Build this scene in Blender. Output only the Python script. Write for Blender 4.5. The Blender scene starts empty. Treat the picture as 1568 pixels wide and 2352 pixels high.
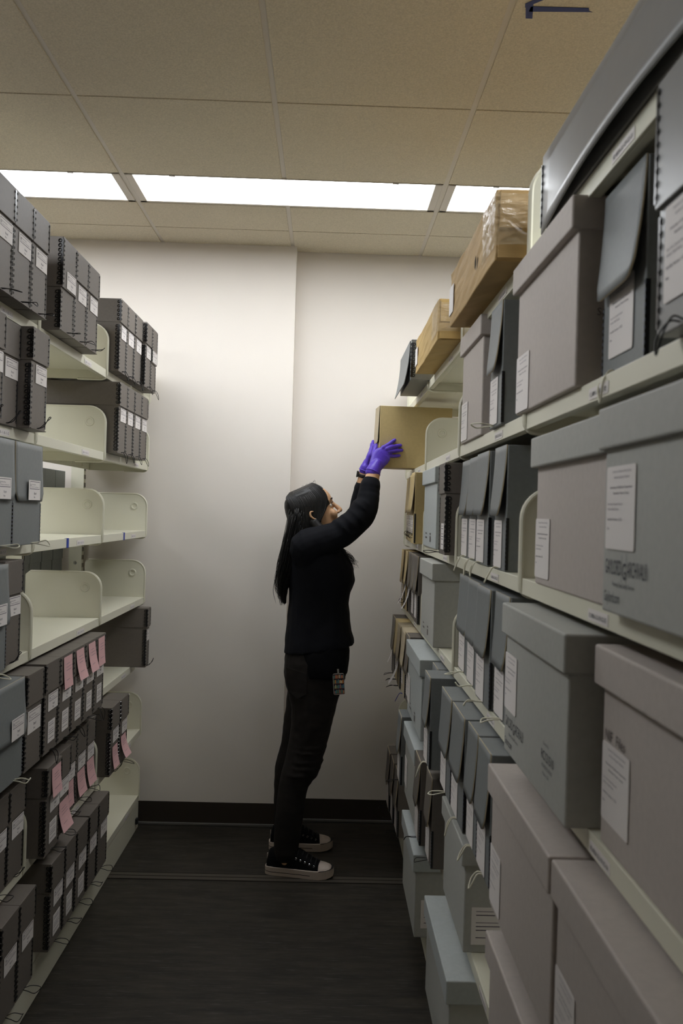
import bpy, bmesh, math, random
from mathutils import Vector, Matrix

random.seed(11)
SC = bpy.context.scene
COL = SC.collection
PI = math.pi

# ------------------------------------------------------------------ materials
def lin(c):
    return tuple(((v / 255) / 12.92 if v / 255 <= 0.04045 else ((v / 255 + 0.055) / 1.055) ** 2.4) for v in c)


def mat(name, rgb, rough=0.6, spec=0.4, metal=0.0, var=0.0, vscale=30.0, stretch=(1, 1, 1), bump=0.0, bscale=400.0,
        emit=0.0, rgb2=None, coat=0.0, ramp=(0.3, 0.7)):
    m = bpy.data.materials.new(name)
    m.use_nodes = True
    nt = m.node_tree
    b = nt.nodes['Principled BSDF']
    b.inputs['Roughness'].default_value = rough
    b.inputs['Specular IOR Level'].default_value = spec
    b.inputs['Metallic'].default_value = metal
    c = lin(rgb)
    b.inputs['Base Color'].default_value = (*c, 1)
    if coat:
        b.inputs['Coat Weight'].default_value = coat
        b.inputs['Coat Roughness'].default_value = 0.12
    if var or rgb2 or bump:
        tc = nt.nodes.new('ShaderNodeTexCoord')
        mp = nt.nodes.new('ShaderNodeMapping')
        mp.inputs['Scale'].default_value = stretch
        nt.links.new(tc.outputs['Object'], mp.inputs['Vector'])
    if var or rgb2:
        nz = nt.nodes.new('ShaderNodeTexNoise')
        nz.inputs['Scale'].default_value = vscale
        nz.inputs['Detail'].default_value = 5
        nt.links.new(mp.outputs['Vector'], nz.inputs['Vector'])
        rp = nt.nodes.new('ShaderNodeValToRGB')
        rp.color_ramp.elements[0].position = ramp[0]
        rp.color_ramp.elements[1].position = ramp[1]
        if rgb2:
            lo, hi = c, lin(rgb2)
        else:
            lo, hi = tuple(v * (1 - var) for v in c), tuple(min(1, v * (1 + var)) for v in c)
        rp.color_ramp.elements[0].color = (*lo, 1)
        rp.color_ramp.elements[1].color = (*hi, 1)
        nt.links.new(nz.outputs['Fac'], rp.inputs['Fac'])
        nt.links.new(rp.outputs['Color'], b.inputs['Base Color'])
    if bump:
        n2 = nt.nodes.new('ShaderNodeTexNoise')
        n2.inputs['Scale'].default_value = bscale
        n2.inputs['Detail'].default_value = 3
        nt.links.new(mp.outputs['Vector'], n2.inputs['Vector'])
        bp = nt.nodes.new('ShaderNodeBump')
        bp.inputs['Strength'].default_value = bump
        bp.inputs['Distance'].default_value = 0.002
        nt.links.new(n2.outputs['Fac'], bp.inputs['Height'])
        nt.links.new(bp.outputs['Normal'], b.inputs['Normal'])
    if emit:
        b.inputs['Emission Color'].default_value = (0.92, 0.955, 1.0, 1)
        b.inputs['Emission Strength'].default_value = emit
    return m


M = {
    'wall': mat('wall_paint', (226, 219, 210), 0.75, 0.25, var=0.012, vscale=3, bump=0.08, bscale=180),
    'tile': mat('ceiling_tile', (208, 199, 178), 0.9, 0.1, var=0.12, vscale=220, bump=0.5, bscale=260),
    'grid': mat('grid_metal', (205, 198, 186), 0.5, 0.3),
    'base': mat('vinyl_base', (52, 45, 38), 0.6, 0.3),
    'toe': mat('vinyl_toe', (96, 94, 90), 0.35, 0.5),
    'rail': mat('rail_steel', (92, 86, 78), 0.42, 0.5, metal=0.6),
    'groove': mat('rail_groove', (26, 22, 18), 0.7, 0.2),
    'shelf': mat('shelf_enamel', (212, 209, 190), 0.42, 0.45, var=0.015, vscale=6),
    'hole': mat('slot_shadow', (38, 36, 30), 0.9, 0.1),
    'knob': mat('black_rubber', (26, 26, 26), 0.5, 0.4),
    'steel': mat('bright_steel', (190, 190, 188), 0.25, 0.6, metal=1.0),
    'light': mat('light_diffuser', (255, 252, 244), 0.5, 0.2, emit=15.0),
    'charcoal': mat('charcoal_board', (104, 97, 90), 0.55, 0.42, var=0.05, vscale=120, bump=0.10, bscale=500),
    'slate': mat('slate_board', (118, 121, 121), 0.52, 0.45, var=0.05, vscale=120, bump=0.10, bscale=500),
    'coated': mat('coated_grey_board', (122, 122, 121), 0.36, 0.55, var=0.03, vscale=60),
    'mid': mat('mid_grey_board', (166, 166, 160), 0.6, 0.4, var=0.04, vscale=90, bump=0.08, bscale=400),
    'pale': mat('pale_blue_grey_board', (171, 176, 175), 0.6, 0.4, var=0.04, vscale=90, bump=0.08, bscale=400),
    'lav': mat('warm_grey_board', (180, 171, 164), 0.62, 0.35, var=0.04, vscale=90, bump=0.08, bscale=400),
    'tan': mat('tan_board', (190, 169, 120), 0.6, 0.35, var=0.04, vscale=80, bump=0.08, bscale=400),
    'buff': mat('buff_board', (184, 170, 142), 0.6, 0.35, var=0.04, vscale=80),
    'kraft': mat('brown_cardboard', (171, 141, 92), 0.7, 0.3, var=0.08, vscale=14, stretch=(1, 1, 5), bump=0.12, bscale=60),
    'kraft2': mat('yellow_cardboard', (192, 162, 104), 0.7, 0.3, var=0.06, vscale=14, bump=0.10, bscale=60),
    'edge': mat('black_metal_edge', (16, 15, 16), 0.3, 0.6, metal=0.3),
    'stitch': mat('edge_stitch', (120, 124, 136), 0.3, 0.6, metal=0.8),
    'under': mat('inside_board', (70, 66, 60), 0.85, 0.2),
    'paper': mat('label_paper', (222, 216, 212), 0.6, 0.3),
    'ink': mat('printed_ink', (52, 44, 66), 0.7, 0.2),
    'faint': mat('faint_ink', (132, 126, 134), 0.7, 0.2),
    'stamp': mat('stamped_ink', (62, 64, 72), 0.7, 0.2),
    'pencil': mat('pencil_mark', (104, 97, 94), 0.7, 0.2),
    'pink': mat('pink_slip', (222, 178, 178), 0.7, 0.25, var=0.02, vscale=40),
    'note': mat('white_slip', (232, 228, 226), 0.7, 0.25),
    'cordb': mat('black_cord', (14, 13, 14), 0.5, 0.3),
    'cordw': mat('white_cord', (214, 210, 190), 0.7, 0.3),
    'cordblue': mat('blue_cord', (28, 44, 132), 0.5, 0.3),
    'bluetape': mat('blue_tape', (36, 58, 150), 0.55, 0.3, var=0.06, vscale=60),
    'arrowtape': mat('arrow_tape', (52, 62, 112), 0.6, 0.25, var=0.06, vscale=40),
    'skin': mat('skin', (203, 160, 122), 0.5, 0.4, var=0.03, vscale=40),
    'lip': mat('lip', (176, 110, 96), 0.45, 0.4),
    'dark': mat('brow_lash', (22, 17, 15), 0.6, 0.2),
    'eyewhite': mat('eye_white', (225, 220, 212), 0.25, 0.5),
    'knit': mat('black_knit', (17, 18, 23), 0.85, 0.15, var=0.1, vscale=300, bump=0.25, bscale=700),
    'shirt': mat('black_jersey', (9, 9, 12), 0.85, 0.12),
    'jean': mat('black_denim', (36, 33, 31), 0.8, 0.15, var=0.22, vscale=16, stretch=(1, 1, 2.5), bump=0.2, bscale=600),
    'hair': mat('black_hair', (15, 13, 12), 0.46, 0.4, var=0.3, vscale=70, stretch=(3, 3, 0.35)),
    'glove': mat('purple_nitrile', (82, 54, 178), 0.42, 0.4, var=0.05, vscale=50, bump=0.35, bscale=130),
    'canvas': mat('black_canvas', (14, 14, 16), 0.8, 0.15),
    'rubber': mat('white_rubber', (196, 182, 170), 0.55, 0.35),
    'watch': mat('watch_case', (40, 38, 36), 0.3, 0.5),
    'tapeclear': None,
}


def clear_tape():
    m = bpy.data.materials.new('clear_packing_tape')
    m.use_nodes = True
    nt = m.node_tree
    b = nt.nodes['Principled BSDF']
    b.inputs['Base Color'].default_value = (*lin((206, 190, 160)), 1)
    b.inputs['Roughness'].default_value = 0.07
    b.inputs['Specular IOR Level'].default_value = 0.8
    b.inputs['Alpha'].default_value = 0.32
    tc = nt.nodes.new('ShaderNodeTexCoord')
    n2 = nt.nodes.new('ShaderNodeTexNoise')
    n2.inputs['Scale'].default_value = 22
    n2.inputs['Detail'].default_value = 6
    n2.inputs['Distortion'].default_value = 1.2
    nt.links.new(tc.outputs['Object'], n2.inputs['Vector'])
    bp = nt.nodes.new('ShaderNodeBump')
    bp.inputs['Strength'].default_value = 1.0
    bp.inputs['Distance'].default_value = 0.012
    nt.links.new(n2.outputs['Fac'], bp.inputs['Height'])
    nt.links.new(bp.outputs['Normal'], b.inputs['Normal'])
    return m


M['tapeclear'] = clear_tape()


def floor_mat():
    m = bpy.data.materials.new('dark_plank_vinyl')
    m.use_nodes = True
    nt = m.node_tree
    b = nt.nodes['Principled BSDF']
    b.inputs['Roughness'].default_value = 0.5
    b.inputs['Specular IOR Level'].default_value = 0.35
    tc = nt.nodes.new('ShaderNodeTexCoord')
    prev = None
    for k, (sc, st, lo, hi, c0, c1) in enumerate([
            (9, (0.55, 3.2, 1), 0.38, 0.66, (26, 23, 18), (56, 51, 43)),
            (26, (0.35, 6.0, 1), 0.56, 0.78, None, (104, 102, 98))]):
        mp = nt.nodes.new('ShaderNodeMapping')
        mp.inputs['Scale'].default_value = st
        nt.links.new(tc.outputs['Object'], mp.inputs['Vector'])
        nz = nt.nodes.new('ShaderNodeTexNoise')
        nz.inputs['Scale'].default_value = sc
        nz.inputs['Detail'].default_value = 8
        nz.inputs['Roughness'].default_value = 0.7
        nt.links.new(mp.outputs['Vector'], nz.inputs['Vector'])
        rp = nt.nodes.new('ShaderNodeValToRGB')
        rp.color_ramp.elements[0].position = lo
        rp.color_ramp.elements[1].position = hi
        nt.links.new(nz.outputs['Fac'], rp.inputs['Fac'])
        if k == 0:
            rp.color_ramp.elements[0].color = (*lin(c0), 1)
            rp.color_ramp.elements[1].color = (*lin(c1), 1)
            prev = rp.outputs['Color']
        else:
            mx = nt.nodes.new('ShaderNodeMix')
            mx.data_type = 'RGBA'
            nt.links.new(rp.outputs['Color'], mx.inputs[0])
            nt.links.new(prev, mx.inputs[6])
            mx.inputs[7].default_value = (*lin(c1), 1)
            prev = mx.outputs[2]
    nt.links.new(prev, b.inputs['Base Color'])
    return m


M['floor'] = floor_mat()

# ------------------------------------------------------------------ mesh helpers
def bx(bm, x0, x1, y0, y1, z0, z1, mi=0):
    vs = [bm.verts.new(p) for p in ((x0, y0, z0), (x1, y0, z0), (x1, y1, z0), (x0, y1, z0), (x0, y0, z1), (x1, y0, z1), (x1, y1, z1), (x0, y1, z1))]
    for f in ((3, 2, 1, 0), (4, 5, 6, 7), (0, 1, 5, 4), (1, 2, 6, 5), (2, 3, 7, 6), (3, 0, 4, 7)):
        bm.faces.new([vs[i] for i in f]).material_index = mi


def to_mesh(bm, name):
    bmesh.ops.recalc_face_normals(bm, faces=bm.faces)
    me = bpy.data.meshes.new(name)
    bm.to_mesh(me)
    bm.free()
    return me


def add(name, me, mats=None, parent=None, loc=None, bevel=0, smooth=False, rot=None, seg=2):
    if isinstance(me, bmesh.types.BMesh):
        me = to_mesh(me, name)
    if mats is not None and not me.materials:
        for m in (mats if isinstance(mats, (list, tuple)) else [mats]):
            me.materials.append(M[m] if isinstance(m, str) else m)
    o = bpy.data.objects.new(name, me)
    COL.objects.link(o)
    if parent:
        o.parent = parent
    if loc:
        o.location = loc
    if rot:
        o.rotation_euler = rot
    if smooth:
        for p in me.polygons:
            p.use_smooth = True
    if bevel:
        md = o.modifiers.new('Bevel', 'BEVEL')
        md.width = bevel
        md.segments = seg
        md.limit_method = 'ANGLE'
        md.angle_limit = math.radians(40)
    return o


def thing(name, label, cat, loc=(0, 0, 0), rotz=0.0, group=None):
    o = bpy.data.objects.new(name, None)
    COL.objects.link(o)
    o.location = loc
    o.rotation_euler = (0, 0, rotz)
    o.empty_display_size = 0.05
    tag(o, label, cat, group)
    return o


def tag(o, label, cat, group=None):
    o['label'] = label
    o['category'] = cat
    if group:
        o['group'] = group
    return o


def struct(name, bm, mats, parent=None, **k):
    o = add(name, bm, mats, parent, **k)
    o['kind'] = 'structure'
    return o


def catmull(pts, n=6):
    P = [Vector(p) for p in pts]
    out = []
    for i in range(len(P) - 1):
        p0 = P[i - 1] if i else P[0] * 2 - P[1]
        p1, p2 = P[i], P[i + 1]
        p3 = P[i + 2] if i + 2 < len(P) else P[-1] * 2 - P[-2]
        for k in range(n):
            t = k / n
            out.append(0.5 * ((2 * p1) + (p2 - p0) * t + (2 * p0 - 5 * p1 + 4 * p2 - p3) * t * t + (3 * p1 - p0 - 3 * p2 + p3) * t ** 3))
    out.append(P[-1])
    return out


def tube(bm, pts, rad, seg=8, ref=None, cap=True, mi=0):
    """Loft of rings along pts; rad a number or a list of numbers / (ra, rb) pairs, ra along the reference side."""
    P = [Vector(p) for p in pts]
    n = len(P)
    R = rad if isinstance(rad, (list, tuple)) else [rad] * n
    rings = []
    prev = None
    for i in range(n):
        t = (P[min(i + 1, n - 1)] - P[max(i - 1, 0)]).normalized()
        if ref is not None:
            u = Vector(ref) - t * t.dot(Vector(ref))
        elif prev is not None:
            u = prev - t * t.dot(prev)
        else:
            a = Vector((0, 0, 1)) if abs(t.z) < 0.9 else Vector((1, 0, 0))
            u = a - t * t.dot(a)
        u.normalize()
        prev = u
        v = t.cross(u)
        ra, rb = R[i] if isinstance(R[i], (list, tuple)) else (R[i], R[i])
        rings.append((P[i], t, u, v, ra, rb))
    if cap:
        def end(rg, s):
            p, t, u, v, ra, rb = rg
            r = min(ra, rb)
            return [(p + t * s * r * math.sin(a), t, u, v, ra * math.cos(a), rb * math.cos(a)) for a in (0.5, 1.0, 1.4)]
        rings = list(reversed(end(rings[0], -1))) + rings + end(rings[-1], 1)
    vr = []
    for p, t, u, v, ra, rb in rings:
        vr.append([bm.verts.new(p + u * ra * math.cos(2 * PI * k / seg) + v * rb * math.sin(2 * PI * k / seg)) for k in range(seg)])
    for a, b in zip(vr, vr[1:]):
        for k in range(seg):
            bm.faces.new((a[k], a[(k + 1) % seg], b[(k + 1) % seg], b[k])).material_index = mi
    bm.faces.new(list(reversed(vr[0]))).material_index = mi
    bm.faces.new(vr[-1]).material_index = mi


def ring(bm, c, axis, R, r, n=10, m=5, mi=0):
    """Torus around axis 0, 1 or 2."""
    vs = []
    for i in range(n):
        a = 2 * PI * i / n
        row = []
        for j in range(m):
            b = 2 * PI * j / m
            q = [(R + r * math.cos(b)) * math.cos(a), (R + r * math.cos(b)) * math.sin(a), r * math.sin(b)]
            q = {2: q, 0: [q[2], q[0], q[1]], 1: [q[0], q[2], q[1]]}[axis]
            row.append(bm.verts.new((c[0] + q[0], c[1] + q[1], c[2] + q[2])))
        vs.append(row)
    for i in range(n):
        for j in range(m):
            bm.faces.new((vs[i][j], vs[(i + 1) % n][j], vs[(i + 1) % n][(j + 1) % m], vs[i][(j + 1) % m])).material_index = mi


def prism(bm, poly, y0, y1, mi=0):
    """Outline in (x, z) extruded along y."""
    a = [bm.verts.new((p[0], y0, p[1])) for p in poly]
    b = [bm.verts.new((p[0], y1, p[1])) for p in poly]
    n = len(poly)
    bm.faces.new(a).material_index = mi
    bm.faces.new(list(reversed(b))).material_index = mi
    for i in range(n):
        bm.faces.new((a[i], b[i], b[(i + 1) % n], a[(i + 1) % n])).material_index = mi


def arc(cx, cz, r, a0, a1, n=8):
    return [(cx + r * math.cos(math.radians(a0 + (a1 - a0) * k / n)), cz + r * math.sin(math.radians(a0 + (a1 - a0) * k / n))) for k in range(n + 1)]


_txt = {}


def text_geo(s, align='LEFT'):
    """Vertices and faces of a line of writing of size 1 in the (x, y) plane."""
    key = (s, align)
    if key not in _txt:
        cu = bpy.data.curves.new('t', 'FONT')
        cu.body = s
        cu.align_x = align
        cu.resolution_u = 2
        o = bpy.data.objects.new('t', cu)
        COL.objects.link(o)
        dg = bpy.context.evaluated_depsgraph_get()
        me = bpy.data.meshes.new_from_object(o.evaluated_get(dg))
        _txt[key] = ([tuple(v.co[:2]) for v in me.vertices], [tuple(p.vertices) for p in me.polygons])
        bpy.data.objects.remove(o)
        bpy.data.curves.remove(cu)
        bpy.data.meshes.remove(me)
    return _txt[key]


def put_text(bm, s, u, v, size, mi, align='LEFT', width=None, x=-0.0007, rot=0.0):
    """Writing on a face that looks along -x: u runs to the viewer's right (-y), v up."""
    vs, fs = text_geo(s, align)
    if not vs:
        return
    sx = size
    if width:
        w = max(p[0] for p in vs) - min(p[0] for p in vs)
        sx = width / max(w, 1e-6)
    cr, sr = math.cos(rot), math.sin(rot)
    nv = [bm.verts.new((x, -(u + p[0] * sx * cr - p[1] * size * sr), v + p[0] * sx * sr + p[1] * size * cr)) for p in vs]
    for f in fs:
        try:
            bm.faces.new([nv[i] for i in f]).material_index = mi
        except ValueError:
            pass


def bar(bm, u0, u1, v0, v1, mi, x=-0.0007):
    nv = [bm.verts.new((x, -u, v)) for u, v in ((u0, v0), (u1, v0), (u1, v1), (u0, v1))]
    bm.faces.new(nv).material_index = mi


def plate(bm, w, h, mi=0, t=0.0005):
    bx(bm, -t, 0.0002, -w, 0, 0, h, mi)


# ------------------------------------------------------------------ label meshes (shared)
_cache = {}


def label_framed(w, h):
    k = ('A', round(w, 3), round(h, 3))
    if k not in _cache:
        bm = bmesh.new()
        plate(bm, w, h)
        t = 0.0013
        u0, u1, v0, v1 = w * 0.09, w * 0.93, h * 0.55, h * 0.94
        for q in ((u0, u1, v1 - t, v1), (u0, u1, v0, v0 + t), (u0, u0 + t * 0.8, v0, v1), (u1 - t * 0.8, u1, v0, v1)):
            bar(bm, *q, 1)
        um = u0 + w * 0.06
        ring(bm, (-0.0007, -um - 0.001, (v0 + v1) / 2), 0, h * 0.06, 0.0004, 8, 4, 2)
        bar(bm, um - 0.001, um + 0.003, v0 + h * 0.06, v0 + h * 0.09, 2)
        put_text(bm, 'University Library', um + w * 0.08, v0 + h * 0.21, h * 0.085, 1, width=w * 0.34)
        put_text(bm, 'Special Collections', um + w * 0.08, v0 + h * 0.09, h * 0.07, 1, width=w * 0.6)
        put_text(bm, 'Bound', w * 0.44, h * 0.31, h * 0.12, 1, width=w * 0.2)
        bar(bm, w * 0.44, w * 0.64, h * 0.285, h * 0.295, 1)
        put_text(bm, 'Box', w * 0.44, h * 0.11, h * 0.12, 1, width=w * 0.12)
        me = to_mesh(bm, 'framed_label')
        for m in ('paper', 'ink', 'faint'):
            me.materials.append(M[m])
        _cache[k] = me
    return _cache[k]


def label_typed(w, h):
    k = ('B', round(w, 3), round(h, 3))
    if k not in _cache:
        bm = bmesh.new()
        r = 0.004
        poly = [(-p[0], p[1]) for p in arc(w - r, h - r, r, 0, 90, 3) + arc(r, h - r, r, 90, 180, 3) + arc(r, r, r, 180, 270, 3) + arc(w - r, r, r, 270, 360, 3)]
        a = [bm.verts.new((-0.0005, p[0], p[1])) for p in poly]
        b = [bm.verts.new((0.0002, p[0], p[1])) for p in poly]
        bm.faces.new(a)
        for i in range(len(a)):
            bm.faces.new((a[i], a[(i + 1) % len(a)], b[(i + 1) % len(a)], b[i]))
        for s, u, v, wd, al, ink in (
                ('University of California, Merced Library', 0.54, 0.92, 0.66, 'CENTER', 2), ('Archives and Special Collections', 0.54, 0.85, 0.54, 'CENTER', 2),
                ('University of California Cooperative', 0.52, 0.73, 0.76, 'CENTER', 1), ('Extension, Fresno County', 0.53, 0.66, 0.54, 'CENTER', 1),
                ('Farm Visit Calendar Records', 0.06, 0.53, 0.52, 'LEFT', 2), ('Advisor Field Notes', 0.06, 0.47, 0.4, 'LEFT', 2),
                ('Identifier Number: UCCE', 0.06, 0.345, 0.52, 'LEFT', 1), ('Box', 0.06, 0.235, 0.08, 'LEFT', 1)):
            put_text(bm, s, u * w, v * h, h * 0.045, ink, al, wd * w)
        me = to_mesh(bm, 'typed_label')
        for m in ('paper', 'ink', 'faint'):
            me.materials.append(M[m])
        _cache[k] = me
    return _cache[k]


def label_small(w, h):
    k = ('C', round(w, 3), round(h, 3))
    if k not in _cache:
        bm = bmesh.new()
        plate(bm, w, h)
        rr = random.Random(5)
        for i in range(8):
            v = h * (0.88 - i * 0.1)
            if i in (2, 6):
                continue
            bar(bm, w * 0.1, w * (0.55 + 0.35 * rr.random()), v, v + h * 0.022, 1 if i % 3 else 2)
        me = to_mesh(bm, 'small_label')
        for m in ('paper', 'ink', 'faint'):
            me.materials.append(M[m])
        _cache[k] = me
    return _cache[k]


def slip_mesh(w, h, curl, skew, seed, mats=('pink', 'faint')):
    k = ('P', w, h, curl, skew, seed, mats)
    if k not in _cache:
        bm = bmesh.new()
        n = 10
        rows = []
        for i in range(n + 1):
            t = i / n
            off = -0.001 - curl * t ** 2.2
            row = []
            for j in range(4):
                s = j / 3
                row.append(bm.verts.new((off - 0.004 * curl / 0.02 * s * t, -(w * s + skew * t), h * (1 - t))))
            rows.append(row)
        for a, b in zip(rows, rows[1:]):
            for j in range(3):
                bm.faces.new((a[j], a[j + 1], b[j + 1], b[j]))
        rr = random.Random(seed)
        for i in (2, 3, 4, 7):
            t = i / n + 0.03
            off = -0.0016 - curl * t ** 2.2 - 0.0008
            y0 = w * 0.15 + skew * t
            y1 = y0 + w * (0.3 + 0.35 * rr.random())
            vs = [bm.verts.new((off - 0.002, -y, h * (1 - t) + dz)) for y, dz in ((y0, 0), (y1, 0.001), (y1, 0.0022), (y0, 0.0012))]
            bm.faces.new(vs).material_index = 1
        me = to_mesh(bm, 'paper_slip')
        for m in mats:
            me.materials.append(M[m])
        _cache[k] = me
    return _cache[k]


def metal_edge(L, mirror):
    """Corner strip with looped clips; the corner runs up the z axis, the box lies towards +x and +y (mirror: -y)."""
    k = ('E', round(L, 3), mirror)
    if k not in _cache:
        bm = bmesh.new()
        s = -1 if mirror else 1
        bx(bm, -0.0008, 0.008, min(0, -s * 0.0009), max(0, -s * 0.0009), 0.006, L - 0.006)
        bx(bm, -0.0009, 0.0, min(-s * 0.0009, s * 0.0045), max(-s * 0.0009, s * 0.0045), 0.006, L - 0.006)
        n = max(2, int(round((L - 0.014) / 0.0135)))
        for i in range(n):
            z = 0.012 + (L - 0.024) * i / (n - 1)
            ring(bm, (0.0098, -s * 0.0011, z), 1, 0.0045, 0.0015, 10, 5)
            ring(bm, (-0.001, s * 0.0072, z), 0, 0.0032, 0.00055, 8, 4, 0)
            ring(bm, (0.0005, -s * 0.001, z + 0.0065), 1, 0.0007, 0.0009, 5, 4, 1)
        me = to_mesh(bm, 'metal_edge')
        for m in ('edge', 'steel'):
            me.materials.append(M[m])
        _cache[k] = me
    return _cache[k]


def stitch_edge(L, mirror):
    k = ('S', round(L, 3), mirror)
    if k not in _cache:
        bm = bmesh.new()
        s = -1 if mirror else 1
        bx(bm, -0.0006, 0.006, min(0, -s * 0.0007), max(0, -s * 0.0007), 0.004, L - 0.004)
        n = max(2, int(L / 0.0095))
        for i in range(n):
            z = 0.008 + (L - 0.016) * i / (n - 1)
            bx(bm, -0.0013, 0.0004, min(-s * 0.0008, s * 0.0026), max(-s * 0.0008, s * 0.0026), z - 0.0022, z + 0.0022, 1)
        me = to_mesh(bm, 'stitched_edge')
        me.materials.append(M['edge'])
        me.materials.append(M['stitch'])
        _cache[k] = me
    return _cache[k]


def cord_mesh(style, seed, mname):
    k = ('L', style, seed, mname)
    if k not in _cache:
        rr = random.Random(seed * 17 + 3)
        j = lambda a: a * rr.uniform(-1, 1)
        w = 0.013 + j(0.004)
        if style == 'down':
            pts = [(0.001, -0.004, 0.004), (-0.012, -w * 0.7, 0.006), (-0.022, -w, -0.010), (-0.025 + j(0.004), j(0.004), -0.034 + j(0.008)), (-0.020, w, -0.012), (-0.010, w * 0.6, 0.004), (0.001, 0.005, 0.004)]
        elif style == 'up':
            sy = rr.choice((-1, 1))
            pts = [(0.001, -0.004, 0.004), (-0.014, -0.010, 0.012), (-0.026, -0.004 - sy * 0.01, 0.030 + j(0.008)), (-0.032, -sy * 0.012, 0.040 + j(0.008)), (-0.026, 0.006 - sy * 0.008, 0.026), (-0.012, 0.008, 0.008), (0.001, 0.005, 0.004)]
        else:
            pts = [(0.001, -0.004, 0.004), (-0.015, -w, 0.006), (-0.034, -w - 0.004, 0.006 + j(0.006)), (-0.046 + j(0.006), j(0.005), 0.002 + j(0.01)), (-0.034, w, 0.000), (-0.014, w * 0.7, 0.003), (0.001, 0.005, 0.004)]
        bm = bmesh.new()
        tube(bm, catmull(pts, 6), 0.0016 if mname == 'cordw' else 0.0011, 6)
        me = to_mesh(bm, 'pull_cord')
        me.materials.append(M[mname])
        for p in me.polygons:
            p.use_smooth = True
        _cache[k] = me
    return _cache[k]


# ------------------------------------------------------------------ archive boxes (front at x=0 looking along -x, depth to +x, width along y)
ORD = 'first second third fourth fifth sixth seventh eighth ninth tenth eleventh twelfth thirteenth fourteenth fifteenth sixteenth seventeenth eighteenth nineteenth twentieth twenty-first twenty-second twenty-third twenty-fourth twenty-fifth'.split()


def dress(root, w, o, h):
    """Labels, slips and pull cord shared by all kinds."""
    for kind, u, v, lw, lh in o.get('labels', ()):
        f = {'A': label_framed, 'B': label_typed, 'C': label_small}[kind]
        x = o.get('lx', -0.0012)
        add('label', f(lw, lh), None, root, (x, w / 2 - u, v))
    for i, (u, v, sw, sh, curl, skew, x) in enumerate(o.get('slips', ())):
        add('pink_slip', slip_mesh(sw, sh, curl, skew, i + int(u * 999)), None, root, (x, w / 2 - u, v))
    for i, (u, v, sw, sh, curl, skew, x) in enumerate(o.get('notes', ())):
        add('white_slip', slip_mesh(sw, sh, curl, skew, 50 + i, ('note', 'faint')), None, root, (x, w / 2 - u, v))
    if o.get('cord'):
        style, mname = o['cord'][:2]
        add('pull_cord', cord_mesh(style, o.get('seed', 0), mname), None, root, (0.0, o.get('cordy', 0.0), 0.0))


def metal_box(root, w, h, d, o):
    c = o.get('col', 'charcoal')
    lh = o.get('lid', 0.088)
    bm = bmesh.new()
    bx(bm, 0, d, -w / 2, w / 2, 0, h - 0.004)
    add('box_body', bm, c, root, bevel=0.0012)
    g = 0.0022
    bm = bmesh.new()
    bx(bm, -0.005, d + 0.002, -w / 2 - g, w / 2 + g, h - lh, h)
    lid = add('lid', bm, c, root, bevel=0.0015)
    if o.get('bend'):                                    # folded bottom flap that sticks out under the front edge
        bm = bmesh.new()
        bx(bm, -0.004, 0.02, -w / 2 + 0.002, w / 2 - 0.002, 0.0005, 0.0025)
        add('bottom_flap', bm, c, root)
    for s in (1, -1):
        add('metal_edge', metal_edge(h - lh - 0.004, s < 0), None, root, (0, -s * w / 2, 0.002))
        add('metal_edge', metal_edge(lh, s < 0), None, lid, (-0.005, -s * (w / 2 + g), h - lh))
    dress(root, w, o, h)


def flap_box(root, w, h, d, o):
    c = o.get('col', 'slate')
    bm = bmesh.new()
    bx(bm, 0, d, -w / 2, w / 2, 0, h)
    add('box_body', bm, c, root, bevel=0.002)
    fl = h * o.get('flap', 0.56)
    bulge = o.get('bulge', 0.010)
    r = min(0.022, w * 0.3)
    bm = bmesh.new()
    n, m = 14, 10
    rows = []
    ww = w - 0.004
    for j in range(n + 1):
        s = j / n
        u = s * ww
        e = min(u, ww - u)
        cut = r - math.sqrt(max(0, r * r - (r - e) ** 2)) if e < r else 0
        depth = fl - cut
        col_ = []
        for i in range(m + 1):
            t = i / m
            q = t * depth / fl
            x = -0.0015 - bulge * q ** 1.6 * (0.8 + 0.4 * s)
            col_.append(bm.verts.new((x, ww / 2 - u, h + 0.0005 - t * depth)))
        rows.append(col_)
    for a, b in zip(rows, rows[1:]):
        for i in range(m):
            bm.faces.new((a[i], a[i + 1], b[i + 1], b[i]))
    f = add('front_flap', bm, [c, 'buff'], root, smooth=True)
    sd = f.modifiers.new('Solidify', 'SOLIDIFY')
    sd.thickness = 0.0026
    sd.offset = 0
    sd.material_offset_rim = 1
    for s in (1, -1):
        add('stitched_edge', stitch_edge(h * (1 - o.get('flap', 0.56)), s < 0), None, root, (0, -s * w / 2, 0.0))
    if o.get('clip'):
        bm = bmesh.new()
        ring(bm, (-0.006, 0.006, 0.03), 1, 0.009, 0.0012, 12, 5)
        bx(bm, -0.002, 0, -0.002, 0.014, 0.03, 0.05)
        add('wire_clip', bm, 'cordb', root)
    dress(root, w, o, h)


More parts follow.
